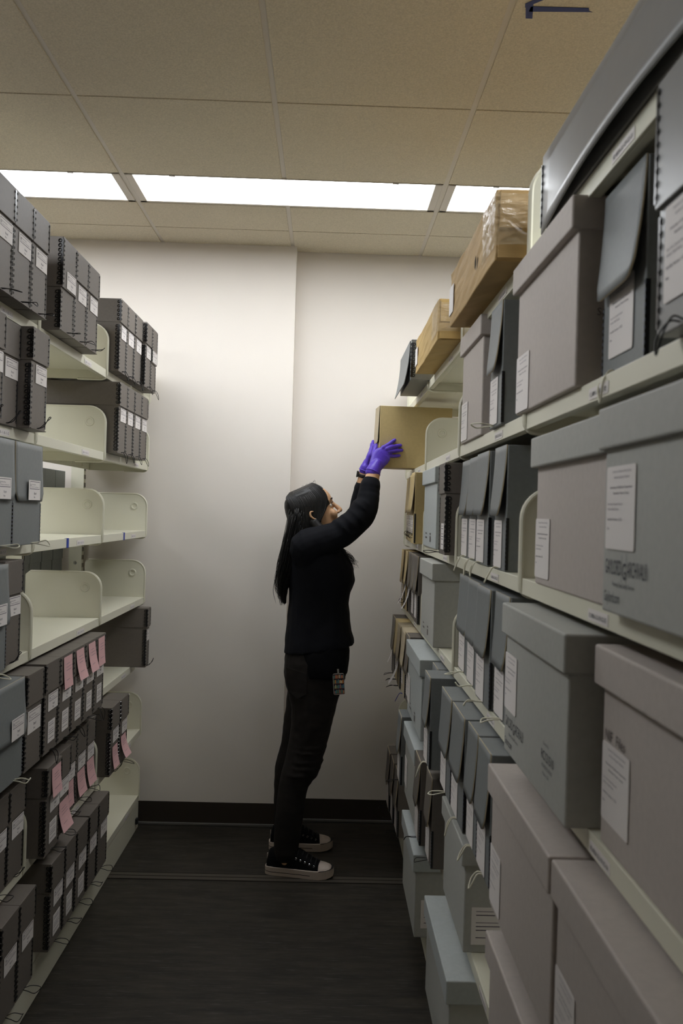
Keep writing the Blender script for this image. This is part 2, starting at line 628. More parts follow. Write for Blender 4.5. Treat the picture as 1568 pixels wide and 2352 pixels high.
def carton(root, w, h, d, o):
    c = o.get('col', 'lav')
    lc = o.get('lidcol', c)
    lh = o.get('lid', 0.05)
    bm = bmesh.new()
    bx(bm, 0, d, -w / 2, w / 2, 0, h - 0.003)
    add('box_body', bm, c, root, bevel=0.003)
    bm = bmesh.new()
    g = 0.006
    bx(bm, -o.get('lidout', 0.009), d + 0.004, -w / 2 - g, w / 2 + g, h - lh, h)
    add('lid', bm, lc, root, bevel=0.003)
    st = o.get('stamp')
    if st:
        for st_ in (st if isinstance(st, list) else [st]):
            bm = bmesh.new()
            st_(bm, w, h)
            add('printed_lettering', bm, ['stamp', 'pencil'], root, (0, w / 2, 0))
    sl = o.get('sidelabel')
    if sl:                                               # sticker on the end towards the open aisle end
        u, v, lw, lh2 = sl
        s = add('label', label_small(lw, lh2), None, root, (u, -w / 2 - 0.0008, v), rot=(0, 0, PI / 2))
    if o.get('sidemarks'):
        bm = bmesh.new()
        for t, u, v, sz in o['sidemarks']:
            put_text(bm, t, u, v, sz, 0, x=-0.0008)
        add('pencil_marks', bm, 'pencil', root, (0, -w / 2, 0), rot=(0, 0, PI / 2))
    dress(root, w, o, h)


DESC = {'charcoal': 'charcoal', 'slate': 'slate grey', 'coated': 'shiny grey', 'mid': 'mid grey', 'pale': 'pale grey', 'lav': 'warm grey', 'tan': 'tan', 'buff': 'buff'}
ZL = {1: 1.99, 2: 1.684, 3: 1.377, 4: 1.07, 5: 0.766, 6: 0.461, 7: 0.156}
ZR = {1: 1.985, 2: 1.68, 3: 1.372, 4: 1.063, 5: 0.76, 6: 0.456, 7: 0.155}
SHELF = {1: 'top shelf', 2: 'second shelf', 3: 'third shelf', 4: 'fourth shelf', 5: 'fifth shelf', 6: 'sixth shelf', 7: 'bottom shelf'}
BUILD = {'metal': metal_box, 'flap': flap_box, 'carton': carton}
NOUN = {'metal': ('document_box', 'metal-edged box', 'document box'), 'flap': ('flap_box', 'flap-front box', 'document box'),
        'carton': ('storage_carton', 'lidded carton', 'storage box')}


def place(side, rows, zs, rack):
    counts = {}
    rows = sorted(rows, key=lambda r: (r[0], -r[2]))
    for sh, X, y1, y0, kind, h, o in rows:
        n = counts.get(sh, 0)
        counts[sh] = n + 1
        w, d = y1 - y0, o.get('d', 0.31)
        nm, noun, cat = NOUN[kind]
        extra = o.get('extra', '')
        size = o.get('size', '')
        label = f"{size}{DESC[o.get('col', {'metal': 'charcoal', 'flap': 'slate', 'carton': 'lav'}[kind])]} {noun}{extra}, {ORD[n]} from back wall on {rack}'s {SHELF[sh]}"
        root = thing(nm, label, cat, (X, (y0 + y1) / 2, zs[sh]), PI if side < 0 else 0.0, f"{noun}es on the {rack}".replace('cartones', 'cartons'))
        o.setdefault('seed', n + sh * 3)
        BUILD[kind](root, w, h, d, o)


# ---- half-empty shelving (charcoal boxes)
LA = ('A', None, None, 0.090, 0.050)


def std(w, lid=0.088, h=0.264, lw=0.09):
    lw = min(lw, w * 0.74)
    return [('A', w - lw - 0.002, h - lid - 0.056, lw, 0.050)]


def mb(sh, X, y0, y1, h=0.265, **o):
    w = y1 - y0
    o.setdefault('labels', std(w, o.get('lid', 0.088), h))
    if o.get('two'):
        o['labels'] = o['labels'] + [('C', w * 0.3, 0.028, w * 0.5, 0.062)]
    o.setdefault('cord', ('out', 'cordb'))
    return (sh, X, y1, y0, 'metal', h, o)


lid_label = lambda w: [('A', w - 0.094, 0.129, 0.09, 0.05)]
LEFT = []
for a, b in ((2.02, 2.150), (2.156, 2.284), (2.290, 2.413)):
    LEFT.append(mb(1, -0.787, a, b, 0.268, bend=True))
LEFT.append(mb(1, -0.785, 2.537, 2.666, 0.270, lid=0.145, labels=lid_label(0.129), lx=-0.0062, bend=True, extra=' with tall labelled lid'))
for a, b in ((2.672, 2.800), (2.806, 2.935)):
    LEFT.append(mb(1, -0.785, a, b, 0.270, bend=True))
for a, b, X in ((3.270, 3.378, -0.790), (3.384, 3.508, -0.790), (3.514, 3.645, -0.789)):
    LEFT.append(mb(1, X, a, b, 0.270, cord=('down', 'cordb')))
LEFT.append(mb(1, -0.777, 3.668, 3.782, 0.270, cord=('down', 'cordb')))
LEFT.append(mb(1, -0.777, 3.788, 3.895, 0.270, lid=0.150, labels=[('A', 0.012, 0.124, 0.09, 0.05)], lx=-0.0062, cord=('down', 'cordb'), extra=' with tall labelled lid'))
LEFT.append(mb(2, -0.805, 2.03, 2.160, cord=('up', 'cordb')))
LEFT.append(mb(2, -0.818, 2.166, 2.300, cord=('up', 'cordb')))
LEFT.append(mb(2, -0.787, 2.310, 2.437, 0.268, cord=('up', 'cordb'), bend=True))
for a, b in ((3.268, 3.386), (3.392, 3.508), (3.520, 3.645), (3.651, 3.775)):
    LEFT.append(mb(2, -0.785, a, b, cord=('down', 'cordb')))
for a, b, cy in ((1.985, 2.195, 0.0), (2.201, 2.410, 0.02)):
    LEFT.append((3, -0.785, b, a, 'flap', 0.264, dict(flap=0.57, bulge=0.006, col='slate', size='wide ', labels=[('A', 0.075, 0.118, 0.09, 0.052)], lx=-0.0125, cord=('out', 'cordw'), cordy=-0.04)))
LEFT.append((4, -0.790, 2.190, 1.99, 'flap', 0.264, dict(flap=0.57, col='slate', size='wide ', labels=[('A', 0.075, 0.118, 0.09, 0.052)], lx=-0.0145, cord=('out', 'cordw'))))
LEFT.append(mb(4, -0.803, 2.198, 2.326, 0.268, cord=('up', 'cordb')))
LEFT.append((5, -0.787, 2.325, 2.115, 'flap', 0.262, dict(flap=0.57, col='slate', size='wide ', labels=[('A', 0.09, 0.118, 0.09, 0.055)], lx=-0.0135, cord=('out', 'cordw'), cordy=-0.05)))
LEFT.append(mb(5, -0.785, 2.335, 2.468, 0.262, labels=[('A', 0.018, 0.098, 0.105, 0.062)], cord=None))
s5 = [2.494, 2.626, 2.762, 2.898, 3.030, 3.160]
for i in range(5):
    a, b = s5[i] + 0.002, s5[i + 1] - 0.003
    o = dict(two=True, cord=('side' if i % 2 else 'down', 'cordb'))
    if i:
        o['slips'] = [(0.020 + 0.006 * (i % 2), 0.158, 0.085, 0.098, 0.004 + 0.008 * (i in (2, 3)), (0.0, 0.004, 0.018, 0.014, 0.004)[i], -0.0062)]
        o['extra'] = ' with pink slip'
    LEFT.append(mb(5, -0.787, a, b, 0.264, **o))
LEFT.append(mb(5, -0.792, 3.925, 3.990, 0.266, labels=[('A', 0.012, 0.118, 0.05, 0.05)], size='slim ', cord=('up', 'cordb')))
LEFT.append(mb(6, -0.826, 2.205, 2.336, 0.256))
LEFT.append(mb(6, -0.826, 2.342, 2.466, 0.256, cord=('up', 'cordb')))
LEFT.append(mb(6, -0.787, 2.532, 2.668, 0.262, two=True, slips=[(0.035, 0.165, 0.085, 0.085, 0.006, 0.0, -0.0062)], extra=' with pink slip'))
LEFT.append(mb(6, -0.798, 2.676, 2.800, 0.262, slips=[(0.018, 0.012, 0.095, 0.092, 0.016, 0.006, -0.002)], extra=' with pink slip'))
LEFT.append(mb(6, -0.828, 2.844, 2.975, 0.252, slips=[(0.03, 0.022, 0.08, 0.085, 0.004, 0.0, -0.002)], extra=' with pink slip'))
LEFT.append(mb(6, -0.830, 2.984, 3.110, 0.254, slips=[(0.02, 0.022, 0.09, 0.085, 0.010, 0.004, -0.002)], extra=' with pink slip', cord=('out', 'cordb')))
LEFT.append(mb(6, -0.832, 3.116, 3.232, 0.254, slips=[(0.015, 0.018, 0.09, 0.09, 0.012, 0.006, -0.002)], extra=' with pink slip', cord=('out', 'cordb')))
LEFT.append(mb(6, -0.792, 3.310, 3.442, 0.262, slips=[(0.03, 0.02, 0.08, 0.085, 0.010, 0.0, -0.002)], extra=' with pink slip', cord=('up', 'cordb')))
LEFT.append(mb(6, -0.790, 3.448, 3.580, 0.262, slips=[(0.02, 0.028, 0.08, 0.085, 0.022, 0.004, -0.002)], extra=' with curled pink slip', cord=('out', 'cordb')))
for a, b, t in ((2.205, 2.330, False), (2.336, 2.462, False), (2.603, 2.734, True), (2.740, 2.860, True), (2.868, 3.002, True), (3.018, 3.135, False), (3.142, 3.284, False)):
    LEFT.append(mb(7, -0.789, a, b, 0.262, two=t, cord=('out', 'cordb')))
for sh in ZL:                                            # unseen boxes on nearer bays, added to shade the packed shelving
    for y1 in (1.965, 1.832, 1.55, 1.417, 1.284, 1.151, 1.018, 0.76, 0.627, 0.494, 0.361):
        if sh in (3, 4, 5) and y1 > 1.8:
            continue
        LEFT.append(mb(sh, -0.792, y1 - 0.126, y1, 0.265, cord=None))
place(-1, LEFT, ZL, 'half-empty shelving')

# ---- packed shelving
def fb(sh, X, y0, y1, h=0.262, **o):
    w = y1 - y0
    o.setdefault('labels', [('B', 0.006, 0.006, min(0.098, w * 0.66), 0.100)])
    return (sh, X, y1, y0, 'flap', h, o)


def ct(sh, X, y0, y1, h=0.27, **o):
    return (sh, X, y1, y0, 'carton', h, o)


def maker_stamp(bm, w, h):
    put_text(bm, 'GAYLORD', 0.012, 0.048, 0.026, 0, width=0.056, x=-0.0009)
    bar(bm, 0.0705, 0.0715, 0.040, 0.072, 0, -0.0009)
    put_text(bm, 'G', 0.0735, 0.044, 0.028, 0, width=0.011, x=-0.0009)
    bar(bm, 0.0865, 0.0875, 0.036, 0.075, 0, -0.0009)
    put_text(bm, 'ARCHIVAL\u00ae', 0.090, 0.048, 0.026, 0, width=0.064, x=-0.0009)
    put_text(bm, 'Preserving Today, Sharing Tomorrow.', 0.040, 0.034, 0.008, 0, width=0.075, x=-0.0009)
    put_text(bm, 'Gaylord.com', 0.010, 0.014, 0.019, 0, width=0.056, x=-0.0009)


def code_stamp(bm, w, h):
    u = w * 0.67
    put_text(bm, 'Reorder No.', u + 0.012, 0.083, 0.008, 0, width=0.032, x=-0.0009)
    put_text(bm, 'RC121510', u, 0.061, 0.020, 0, width=0.072, x=-0.0009)
    put_text(bm, 'ACID FREE RECORD BOX', u + 0.004, 0.049, 0.008, 0, width=0.062, x=-0.0009)
    put_text(bm, 'Made in USA', u + 0.012, 0.038, 0.008, 0, width=0.036, x=-0.0009)


def side_code(bm, w, h):
    for i, (u, v, a, b) in enumerate(((w * 0.2, 0.03, 0.05, 0.006), (w * 0.2, 0.045, 0.03, 0.005), (w * 0.55, 0.02, 0.03, 0.02), (w * 0.55, 0.045, 0.03, 0.006))):
        bar(bm, u, u + a, v, v + b, 1, -0.0009)


RIGHT = [
    # second shelf
    ct(2, 0.362, 2.072, 2.376, 0.287, col='lav', d=0.33, labels=[('B', 0.002, 0.006, 0.1, 0.1)], sidemarks=[('Ov', 0.06, 0.03, 0.02)]),
    fb(2, 0.360, 1.824, 1.950, 0.262, bulge=0.012, cord=('out', 'cordw'), cordy=0.02),
    ct(2, 0.358, 1.274, 1.668, 0.280, col='lav', d=0.31, lidout=0.012, labels=[('B', 0.002, 0.003, 0.1, 0.105)],
       sidemarks=[('UCCE', 0.03, 0.150, 0.016), ('Series', 0.03, 0.105, 0.016), ('Box', 0.04, 0.018, 0.015)]),
    fb(2, 0.388, 1.076, 1.240, 0.262, bulge=0.014, flap=0.58, labels=[('B', 0.03, 0.028, 0.095, 0.1)], cord=('down', 'cordw'), cordy=0.02),
    (2, 0.345, 0.921, 0.79, 'metal', 0.270, dict(lid=0.135, col='coated', labels=[('B', 0.02, 0.03, 0.098, 0.1)], cord=('down', 'cordb'))),
    # third shelf
    fb(3, 0.362, 3.80, 3.925, 0.272, col='tan', clip=True, labels=[('C', 0.03, 0.04, 0.05, 0.07)]),
    fb(3, 0.356, 3.65, 3.780, 0.272, col='tan', clip=True, labels=[('C', 0.03, 0.04, 0.05, 0.07)]),
    fb(3, 0.348, 3.50, 3.630, 0.274, col='tan', clip=True, labels=[('C', 0.03, 0.04, 0.05, 0.07)]),
    fb(3, 0.338, 3.345, 3.470, 0.276, col='tan', clip=True, labels=[('C', 0.03, 0.04, 0.05, 0.07)]),
    ct(3, 0.362, 2.872, 3.235, 0.274, col='pale', d=0.31, lid=0.053, stamp=side_code),
    (3, 0.339, 2.605, 2.478, 'metal', 0.264, dict(labels=[('C', 0.05, 0.015, 0.06, 0.075)], cord=('out', 'cordb'), cordy=0.05)),
    fb(3, 0.378, 2.282, 2.425, bulge=0.012, cord=('down', 'cordw')),
    fb(3, 0.374, 2.122, 2.274, bulge=0.012, cord=('down', 'cordw')),
    fb(3, 0.366, 1.962, 2.114, bulge=0.012, cord=('down', 'cordw'), cordy=0.02),
    fb(3, 0.369, 1.784, 1.908, bulge=0.013, cord=('down', 'cordw'), cordy=0.01),
    ct(3, 0.366, 1.122, 1.515, 0.252, col='lav', lidcol='mid', d=0.31, lidout=0.012, lid=0.052, labels=[('B', 0.004, 0.012, 0.092, 0.1)]),
    ct(3, 0.348, 0.70, 1.088, 0.252, col='mid', d=0.31, lid=0.052, labels=[('B', 0.012, 0.078, 0.1, 0.1)], stamp=maker_stamp, size='large '),
    # fourth shelf
    fb(4, 0.356, 3.90, 4.02, col='tan', clip=True, labels=[('C', 0.03, 0.04, 0.05, 0.07)]),
    fb(4, 0.360, 3.775, 3.89, col='tan', clip=True, labels=[], notes=[(0.03, 0.03, 0.05, 0.1, 0.03, 0.0, -0.002)]),
    fb(4, 0.364, 3.640, 3.765, col='charcoal', labels=[], notes=[(0.02, 0.02, 0.07, 0.1, 0.03, 0.01, -0.002)]),
    fb(4, 0.362, 3.485, 3.620, col='charcoal', labels=[('B', 0.02, 0.02, 0.07, 0.09)]),
    fb(4, 0.359, 3.335, 3.465, col='charcoal', labels=[('B', 0.02, 0.02, 0.07, 0.09)]),
    ct(4, 0.350, 2.772, 3.130, 0.268, col='mid', d=0.31, lid=0.055, stamp=side_code),
    fb(4, 0.379, 2.245, 2.425, flap=0.58, cord=('side', 'cordw')),
    fb(4, 0.372, 2.062, 2.236, flap=0.58, cord=('side', 'cordw')),
    fb(4, 0.363, 1.886, 2.052, flap=0.58, cord=('side', 'cordw')),
    fb(4, 0.372, 1.730, 1.876, flap=0.58, cord=('side', 'cordw')),
    ct(4, 0.336, 1.184, 1.590, 0.266, col='mid', d=0.31, lid=0.055, labels=[('B', 0.002, 0.078, 0.092, 0.1)], stamp=[maker_stamp, code_stamp], size='large '),
    ct(4, 0.372, 0.75, 1.144, 0.258, col='lav', d=0.31, lid=0.052, lidout=0.012, labels=[('B', 0.006, 0.035, 0.1, 0.1)],
       stamp=lambda bm, w, h: put_text(bm, 'NIF  Files', 0.012, 0.138, 0.02, 1, x=-0.0009)),
    # fifth shelf
    fb(5, 0.322, 3.885, 4.03, col='charcoal', cord=('out', 'cordb'), notes=[(0.03, 0.05, 0.05, 0.09, 0.02, 0.0, -0.002)], labels=[]),
    fb(5, 0.324, 3.745, 3.875, col='tan', cord=('out', 'cordb'), labels=[('C', 0.03, 0.04, 0.05, 0.07)]),
    fb(5, 0.322, 3.600, 3.735, col='buff', cord=('out', 'cordb'), labels=[], notes=[(0.02, 0.012, 0.08, 0.11, 0.035, 0.0, -0.002)]),
    fb(5, 0.326, 3.425, 3.590, col='buff', labels=[('C', 0.03, 0.04, 0.05, 0.07)], cord=('down', 'cordblue')),
    fb(5, 0.329, 3.286, 3.415, col='charcoal', labels=[('B', 0.03, 0.03, 0.07, 0.09)]),
    ct(5, 0.320, 2.786, 3.236, 0.262, col='pale', d=0.31, lid=0.055, labels=[('B', 0.004, 0.04, 0.09, 0.1)], stamp=side_code),
    fb(5, 0.350, 2.618, 2.745, col='slate'),
    fb(5, 0.311, 2.474, 2.606, col='slate', cord=('down', 'cordw')),
    fb(5, 0.329, 2.180, 2.362, cord=('side', 'cordw'), flap=0.58),
    fb(5, 0.330, 1.982, 2.168, cord=('down', 'cordw'), flap=0.58),
    fb(5, 0.336, 1.838, 1.968, cord=('down', 'cordw'), flap=0.58),
    fb(5, 0.335, 1.690, 1.826, cord=('down', 'cordw'), flap=0.58),
    ct(5, 0.326, 1.196, 1.632, 0.262, col='lav', d=0.31, lid=0.052, labels=[('B', 0.004, 0.012, 0.09, 0.105)]),
    ct(5, 0.328, 0.74, 1.178, 0.262, col='lav', d=0.31, lid=0.052, labels=[('B', 0.004, 0.02, 0.09, 0.105)]),
    # sixth shelf
    fb(6, 0.308, 3.300, 3.432, cord=('out', 'cordb')),
    ct(6, 0.318, 2.850, 3.236, 0.262, col='mid', lidcol='pale', d=0.31, lid=0.055, labels=[('B', 0.004, 0.04, 0.09, 0.1)]),
    fb(6, 0.316, 2.706, 2.840, cord=('out', 'cordb'), col='charcoal'),
    fb(6, 0.331, 2.530, 2.664, cord=('out', 'cordb'), col='charcoal'),
    ct(6, 0.350, 2.052, 2.402, 0.255, col='mid', d=0.31, sidelabel=(0.018, 0.02, 0.11, 0.088)),
    ct(6, 0.326, 1.200, 1.612, 0.262, col='lav', d=0.31, lid=0.052),
    # bottom shelf
    fb(7, 0.315, 3.885, 4.025, col='charcoal', cord=('out', 'cordb')),
    fb(7, 0.321, 3.735, 3.870, col='charcoal', cord=('out', 'cordb')),
    fb(7, 0.327, 3.580, 3.720, col='charcoal', cord=('out', 'cordb')),
    ct(7, 0.312, 2.742, 3.150, 0.262, col='mid', lidcol='pale', d=0.31, lid=0.055, sidelabel=(0.02, 0.03, 0.1, 0.088)),
    ct(7, 0.314, 2.004, 2.444, 0.262, col='mid', lidcol='pale', d=0.31, lid=0.055),
]
place(1, RIGHT, ZR, 'packed shelving')

# ------------------------------------------------------------------ top shelf of the packed shelving
# flat drop-front box at the far end
t = thing('drop_front_box', "slate grey metal-edged flat box sticking out, first from back wall on packed shelving's top shelf", 'document box', (0.298, 3.462, ZR[1]), 0, 'boxes on the top shelf of the packed shelving')
bm = bmesh.new(); bx(bm, 0, 0.36, -0.229, 0.229, 0, 0.15); add('box_body', bm, 'slate', t, bevel=0.002)
bm = bmesh.new()
n = 8
for k in range(n):
    a, b = k / n, (k + 1) / n
    f = lambda q: (-0.003 - 0.020 * q ** 2, 0.150 - 0.163 * q)
    (xa, za), (xb, zb) = f(a), f(b)
    bm.faces.new([bm.verts.new(p) for p in ((xa, -0.2, za), (xa, 0.227, za), (xb, 0.227, zb), (xb, -0.2, zb))])
bmesh.ops.remove_doubles(bm, verts=bm.verts, dist=1e-5)
f = add('front_flap', bm, 'slate', t)
md = f.modifiers.new('Solidify', 'SOLIDIFY'); md.thickness = 0.0026
add('metal_edge', metal_edge(0.14, False), None, t, (0, -0.229, 0.004))

def dented(bm, amt, seed):
    rr = random.Random(seed)
    bmesh.ops.subdivide_edges(bm, edges=bm.edges[:], cuts=7, use_grid_fill=True)
    for v in bm.verts:
        v.co += Vector((rr.uniform(-1, 1), rr.uniform(-1, 1), rr.uniform(-1, 1))) * amt

def tape_patch(root, pts, seed):
    """Wrinkled clear tape laid over the corner: a strip following pts (pairs of points)."""
    rr = random.Random(seed)
    bm = bmesh.new()
    m = 14
    rows = []
    for a, b in pts:
        a, b = Vector(a), Vector(b)
        rows.append([bm.verts.new(a.lerp(b, k / m) + Vector((rr.uniform(-1, 0.2), rr.uniform(-1, 0.2), 0)) * 0.0022) for k in range(m + 1)])
    for r1, r2 in zip(rows, rows[1:]):
        for k in range(m):
            bm.faces.new((r1[k], r1[k + 1], r2[k + 1], r2[k]))
    return add('clear_tape', bm, 'tapeclear', root)

def shipping_box(label, loc, w, h, d, col, seed, hole):
    t = thing('cardboard_box', label, 'cardboard box', loc, 0, 'taped cardboard boxes on the top shelf of the packed shelving')
    bm = bmesh.new(); bx(bm, 0, d, -w / 2, w / 2, 0, h); dented(bm, 0.0016, seed)
    add('box_body', bm, col, t, bevel=0.003)
    # end flaps meeting over the near end
    bm = bmesh.new()
    bx(bm, 0.006, d - 0.004, -w / 2 - 0.0055, -w / 2 - 0.002, h * 0.44, h - 0.004)
    add('end_flap', bm, col, t, bevel=0.0008)
    bm = bmesh.new()
    vs = [(0.004, -w / 2 - 0.002, 0.004), (d - 0.004, -w / 2 - 0.002, 0.004), (d - 0.004, -w / 2 - 0.012, h * 0.40), (0.05, -w / 2 - 0.010, h * 0.42), (0.004, -w / 2 - 0.003, h * 0.25)]
    bm.faces.new([bm.verts.new(p) for p in vs])
    f = add('end_flap', bm, col, t); md = f.modifiers.new('Solidify', 'SOLIDIFY'); md.thickness = 0.004
    # tape that wraps from the front face round the corner on to the near end
    z0, z1 = h * 0.18, h * 0.97
    rows = []
    for k in range(7):
        rows.append(((-0.0022, -w / 2 + 0.13 - 0.02 * k, z0), (-0.0022, -w / 2 + 0.13 - 0.02 * k, z1)))
    rows.append(((-0.004, -w / 2 - 0.008, z0), (-0.004, -w / 2 - 0.008, z1)))
    for k in range(9):
        rows.append(((0.01 + 0.028 * k, -w / 2 - 0.0105 - 0.003 * (k % 2), z0 + 0.002), (0.01 + 0.028 * k, -w / 2 - 0.0105 - 0.003 * ((k + 1) % 2), z1 - 0.01)))
    tape_patch(t, rows, seed)
    bm = bmesh.new()
    bx(bm, -0.003, -0.0016, w / 2 - 0.07, w / 2 + 0.001, h * 0.2, h * 0.72)
    add('paper_tape', bm, 'note', t, bevel=0.0004)
    if hole:
        bm = bmesh.new()
        pts = [(-0.0035, hole[0] + a, hole[1] + b) for a, b in ((0.0, 0.016), (0.012, 0.006), (0.010, -0.008), (0.001, -0.017), (-0.010, -0.006), (-0.008, 0.006))]
        bm.faces.new([bm.verts.new(p) for p in pts])
        add('torn_hole', bm, 'hole', t)
    return t

shipping_box("yellowish taped cardboard box standing between the flat grey box and the big brown box", (0.303, 2.79, ZR[1]), 0.615, 0.118, 0.33, 'kraft2', 3, None)
shipping_box("big brown cardboard box with shiny wrinkled tape, above the lidded cartons", (0.314, 2.005, ZR[1]), 0.625, 0.140, 0.34, 'kraft', 8, (-0.10, 0.055))

# oversize box whose front flap bows outwards
t = thing('oversize_box', "long shiny grey oversize box with bowed front flap, last from back wall on top shelf", 'document box', (0.362, 1.095, ZR[1] + 0.002), 0, 'boxes on the top shelf of the packed shelving')
bm = bmesh.new(); bx(bm, 0.004, 0.31, -0.415, 0.415, 0, 0.122); add('box_body', bm, 'coated', t, bevel=0.002)
bm = bmesh.new()
n, m = 16, 6
rows = []
for i in range(n + 1):
    s = i / n                                            # 0 far, 1 near
    bow = 0.016 * math.sin(PI * s)
    rows.append([bm.verts.new((-0.002 - bow * (k / m) ** 1.5, 0.415 - 0.83 * s, 0.125 - (0.135 - 0.012 * math.sin(PI * s)) * k / m)) for k in range(m + 1)])
for a, b in zip(rows, rows[1:]):
    for k in range(m):
        bm.faces.new((a[k], a[k + 1], b[k + 1], b[k]))
f = add('front_flap', bm, 'coated', t, smooth=True)
md = f.modifiers.new('Solidify', 'SOLIDIFY'); md.thickness = 0.003; md.offset = 0
add('metal_edge', metal_edge(0.12, True), None, t, (-0.004, 0.416, -0.004))

# the box being pulled out
t = thing('flap_box', "tan flap-front box half pulled off the shelf by the gloved hands", 'document box', (0.216, 3.692, ZR[2] + 0.001), math.radians(5))
bm = bmesh.new(); bx(bm, 0, 0.311, 0, 0.128, 0, 0.262); add('box_body', bm, 'tan', t, bevel=0.002)
bm = bmesh.new()
poly = [(0.004, 0.262), (0.124, 0.262)] + [(0.124 - 0.02 + 0.02 * math.cos(a), 0.125 - 0.02 * math.sin(a)) for a in (0, 0.5, 1.0, 1.57)] + [(0.024 - 0.02 * math.sin(a), 0.125 - 0.02 * math.cos(a)) for a in (0, 0.5, 1.0, 1.57)]
vs = [bm.verts.new((-0.002 - 0.006 * ((0.262 - z) / 0.157) ** 1.5, y, z)) for y, z in poly]
bm.faces.new(vs)
f = add('front_flap', bm, ['buff', 'hole'], t)
md = f.modifiers.new('Solidify', 'SOLIDIFY'); md.thickness = 0.003; md.offset = 1; md.material_offset_rim = 1
bm = bmesh.new(); ring(bm, (-0.006, 0.03, 0.104), 1, 0.006, 0.0012, 12, 5); add('wire_clip', bm, 'steel', t)

# ------------------------------------------------------------------ shelving
def bracket_mesh(s, y, z, root_loc, dimple=-1):
    """End plate of a shelf; s = +1 depth towards +X, -1 towards -X."""
    bm = bmesh.new()
    r, rb, D = 0.058, 0.022, 0.272
    out = arc(r - 0.005, 0.168 - r, r, 180, 90, 8) + [(D - 0.015, 0.168), (D, 0.155), (D, -0.036)] + arc(rb - 0.005, -0.036 + rb, rb, 270, 180, 5)
    prism(bm, out, -0.002, 0.002)
    rim = list(reversed(arc(rb - 0.005, -0.036 + rb, rb, 270, 180, 5))) 
    edge = [(D - 0.02, 0, 0.167)] + [(p[0], 0, p[1]) for p in reversed(arc(r - 0.005, 0.168 - r, r, 180, 90, 8))] + [(p[0], 0, p[1]) for p in reversed(arc(rb - 0.005, -0.036 + rb, rb, 270, 180, 5))] + [(0.1, 0, -0.036)]
    tube(bm, edge, 0.0042, 6, ref=(0, 1, 0))
    ring(bm, (0.052, dimple * 0.002, 0.112), 1, 0.0135, 0.004, 18, 6)
    bx(bm, D - 0.012, D + 0.004, -0.0024, 0.0024, -0.02, 0.02)
    for v in bm.verts:
        v.co = Vector((s * v.co.x + RX - root_loc[0], v.co.y + y - root_loc[1], v.co.z + z))
    return bm

def shelf_code(parent, s, y, z, text, L, root_loc, X):
    bm = bmesh.new()
    w = 0.085
    plate(bm, w, 0.016, 0, 0.0004)
    put_text(bm, text, 0.005, 0.004, 0.0095, 1, width=w - 0.012)
    o = add('location_label', bm, ['paper', 'faint' if s < 0 else 'stamp'], parent, (X - s * 0.0035 - root_loc[0], y - root_loc[1], z - 0.026), rot=(0, 0, 0 if s > 0 else PI))
    return o

def rack(name, label, X, s, bounds, levels, codes, far_open=()):
    global RX
    RX = X
    ym = (bounds[0] + bounds[-1]) / 2
    loc = (X, ym, 0)
    root = thing(name, label, 'shelving', loc)
    P = lambda bm: [setattr(v, 'co', Vector((X + s * v.co.x - loc[0], v.co.y - loc[1], v.co.z))) for v in bm.verts] and bm
    for i, y in enumerate(bounds):
        bm = bmesh.new()
        bx(bm, 0.285, 0.343, y - 0.014, y + 0.014, 0.10, 2.22)
        for k in range(54):
            z = 0.2 + k * 0.037
            bx(bm, 0.2835, 0.286, y - 0.0105, y - 0.0065, z, z + 0.02, 1)
            bx(bm, 0.2835, 0.286, y + 0.0065, y + 0.0105, z, z + 0.02, 1)
        for z in (0.95, 1.22, 1.9):
            ring(bm, (0.314, y - 0.0145, z), 1, 0.006, 0.003, 10, 5, 2)
            ring(bm, (0.314, y - 0.0140, z - 0.10), 1, 0.0025, 0.003, 8, 5, 1)
        add('upright_post', P(bm), ['shelf', 'hole', 'steel'], root)
    y0, y1 = bounds[-1], bounds[0]
    bm = bmesh.new()
    bx(bm, 0.0, 0.62, y0, y1 + 0.02, 0.0, 0.118)
    bx(bm, 0.012, 0.60, y0, y1 + 0.015, 0.116, 0.124)
    car = add('base_carriage', P(bm), 'shelf', root, bevel=0.003)
    bm = bmesh.new()
    bx(bm, -0.012, 0.0, y1 - 0.05, y1 - 0.025, 0.035, 0.062)
    add('bumper', P(bm), 'knob', car, bevel=0.004)
    for zi, z in levels.items():
        for i in range(len(bounds) - 1):
            ya, yb = bounds[i + 1] + 0.0065, bounds[i] - 0.0065
            rec = 0.03 if (zi, i) in far_open else 0.0
            bm = bmesh.new()
            bx(bm, 0.001 + rec, 0.27, ya, yb, z - 0.003, z)
            bx(bm, -0.003 + rec, 0.002 + rec, ya, yb, z - 0.030, z)
            bx(bm, 0.002 + rec, 0.016 + rec, ya, yb, z - 0.030, z - 0.027)
            bx(bm, 0.262, 0.268, ya, yb, z - 0.034, z - 0.003)
            for k in range(5):
                yc = ya + (yb - ya) * (k + 0.5) / 5
                bx(bm, 0.2595, 0.262, yc - 0.05, yc + 0.05, z - 0.027, z - 0.008)
            sh = add('shelf', P(bm), 'shelf', root, bevel=0.0012)
            if not rec:
                add('shelf_bracket', bracket_mesh(s, ya - 0.0025, z, loc, 1), 'shelf', sh)
                add('shelf_bracket', bracket_mesh(s, yb + 0.0025, z, loc), 'shelf', sh)
            if (zi, i) in codes:
                yy, text, tape = codes[(zi, i)]
                shelf_code(sh, s, yy, z, text, 0.08, loc, X + s * rec)
                if tape:
                    bm = bmesh.new()
                    bx(bm, -0.0042, 0.004, tape - 0.011, tape + 0.011, z - 0.0305, z + 0.0006)
                    add('blue_tape', P(bm), 'bluetape', sh)
    return root

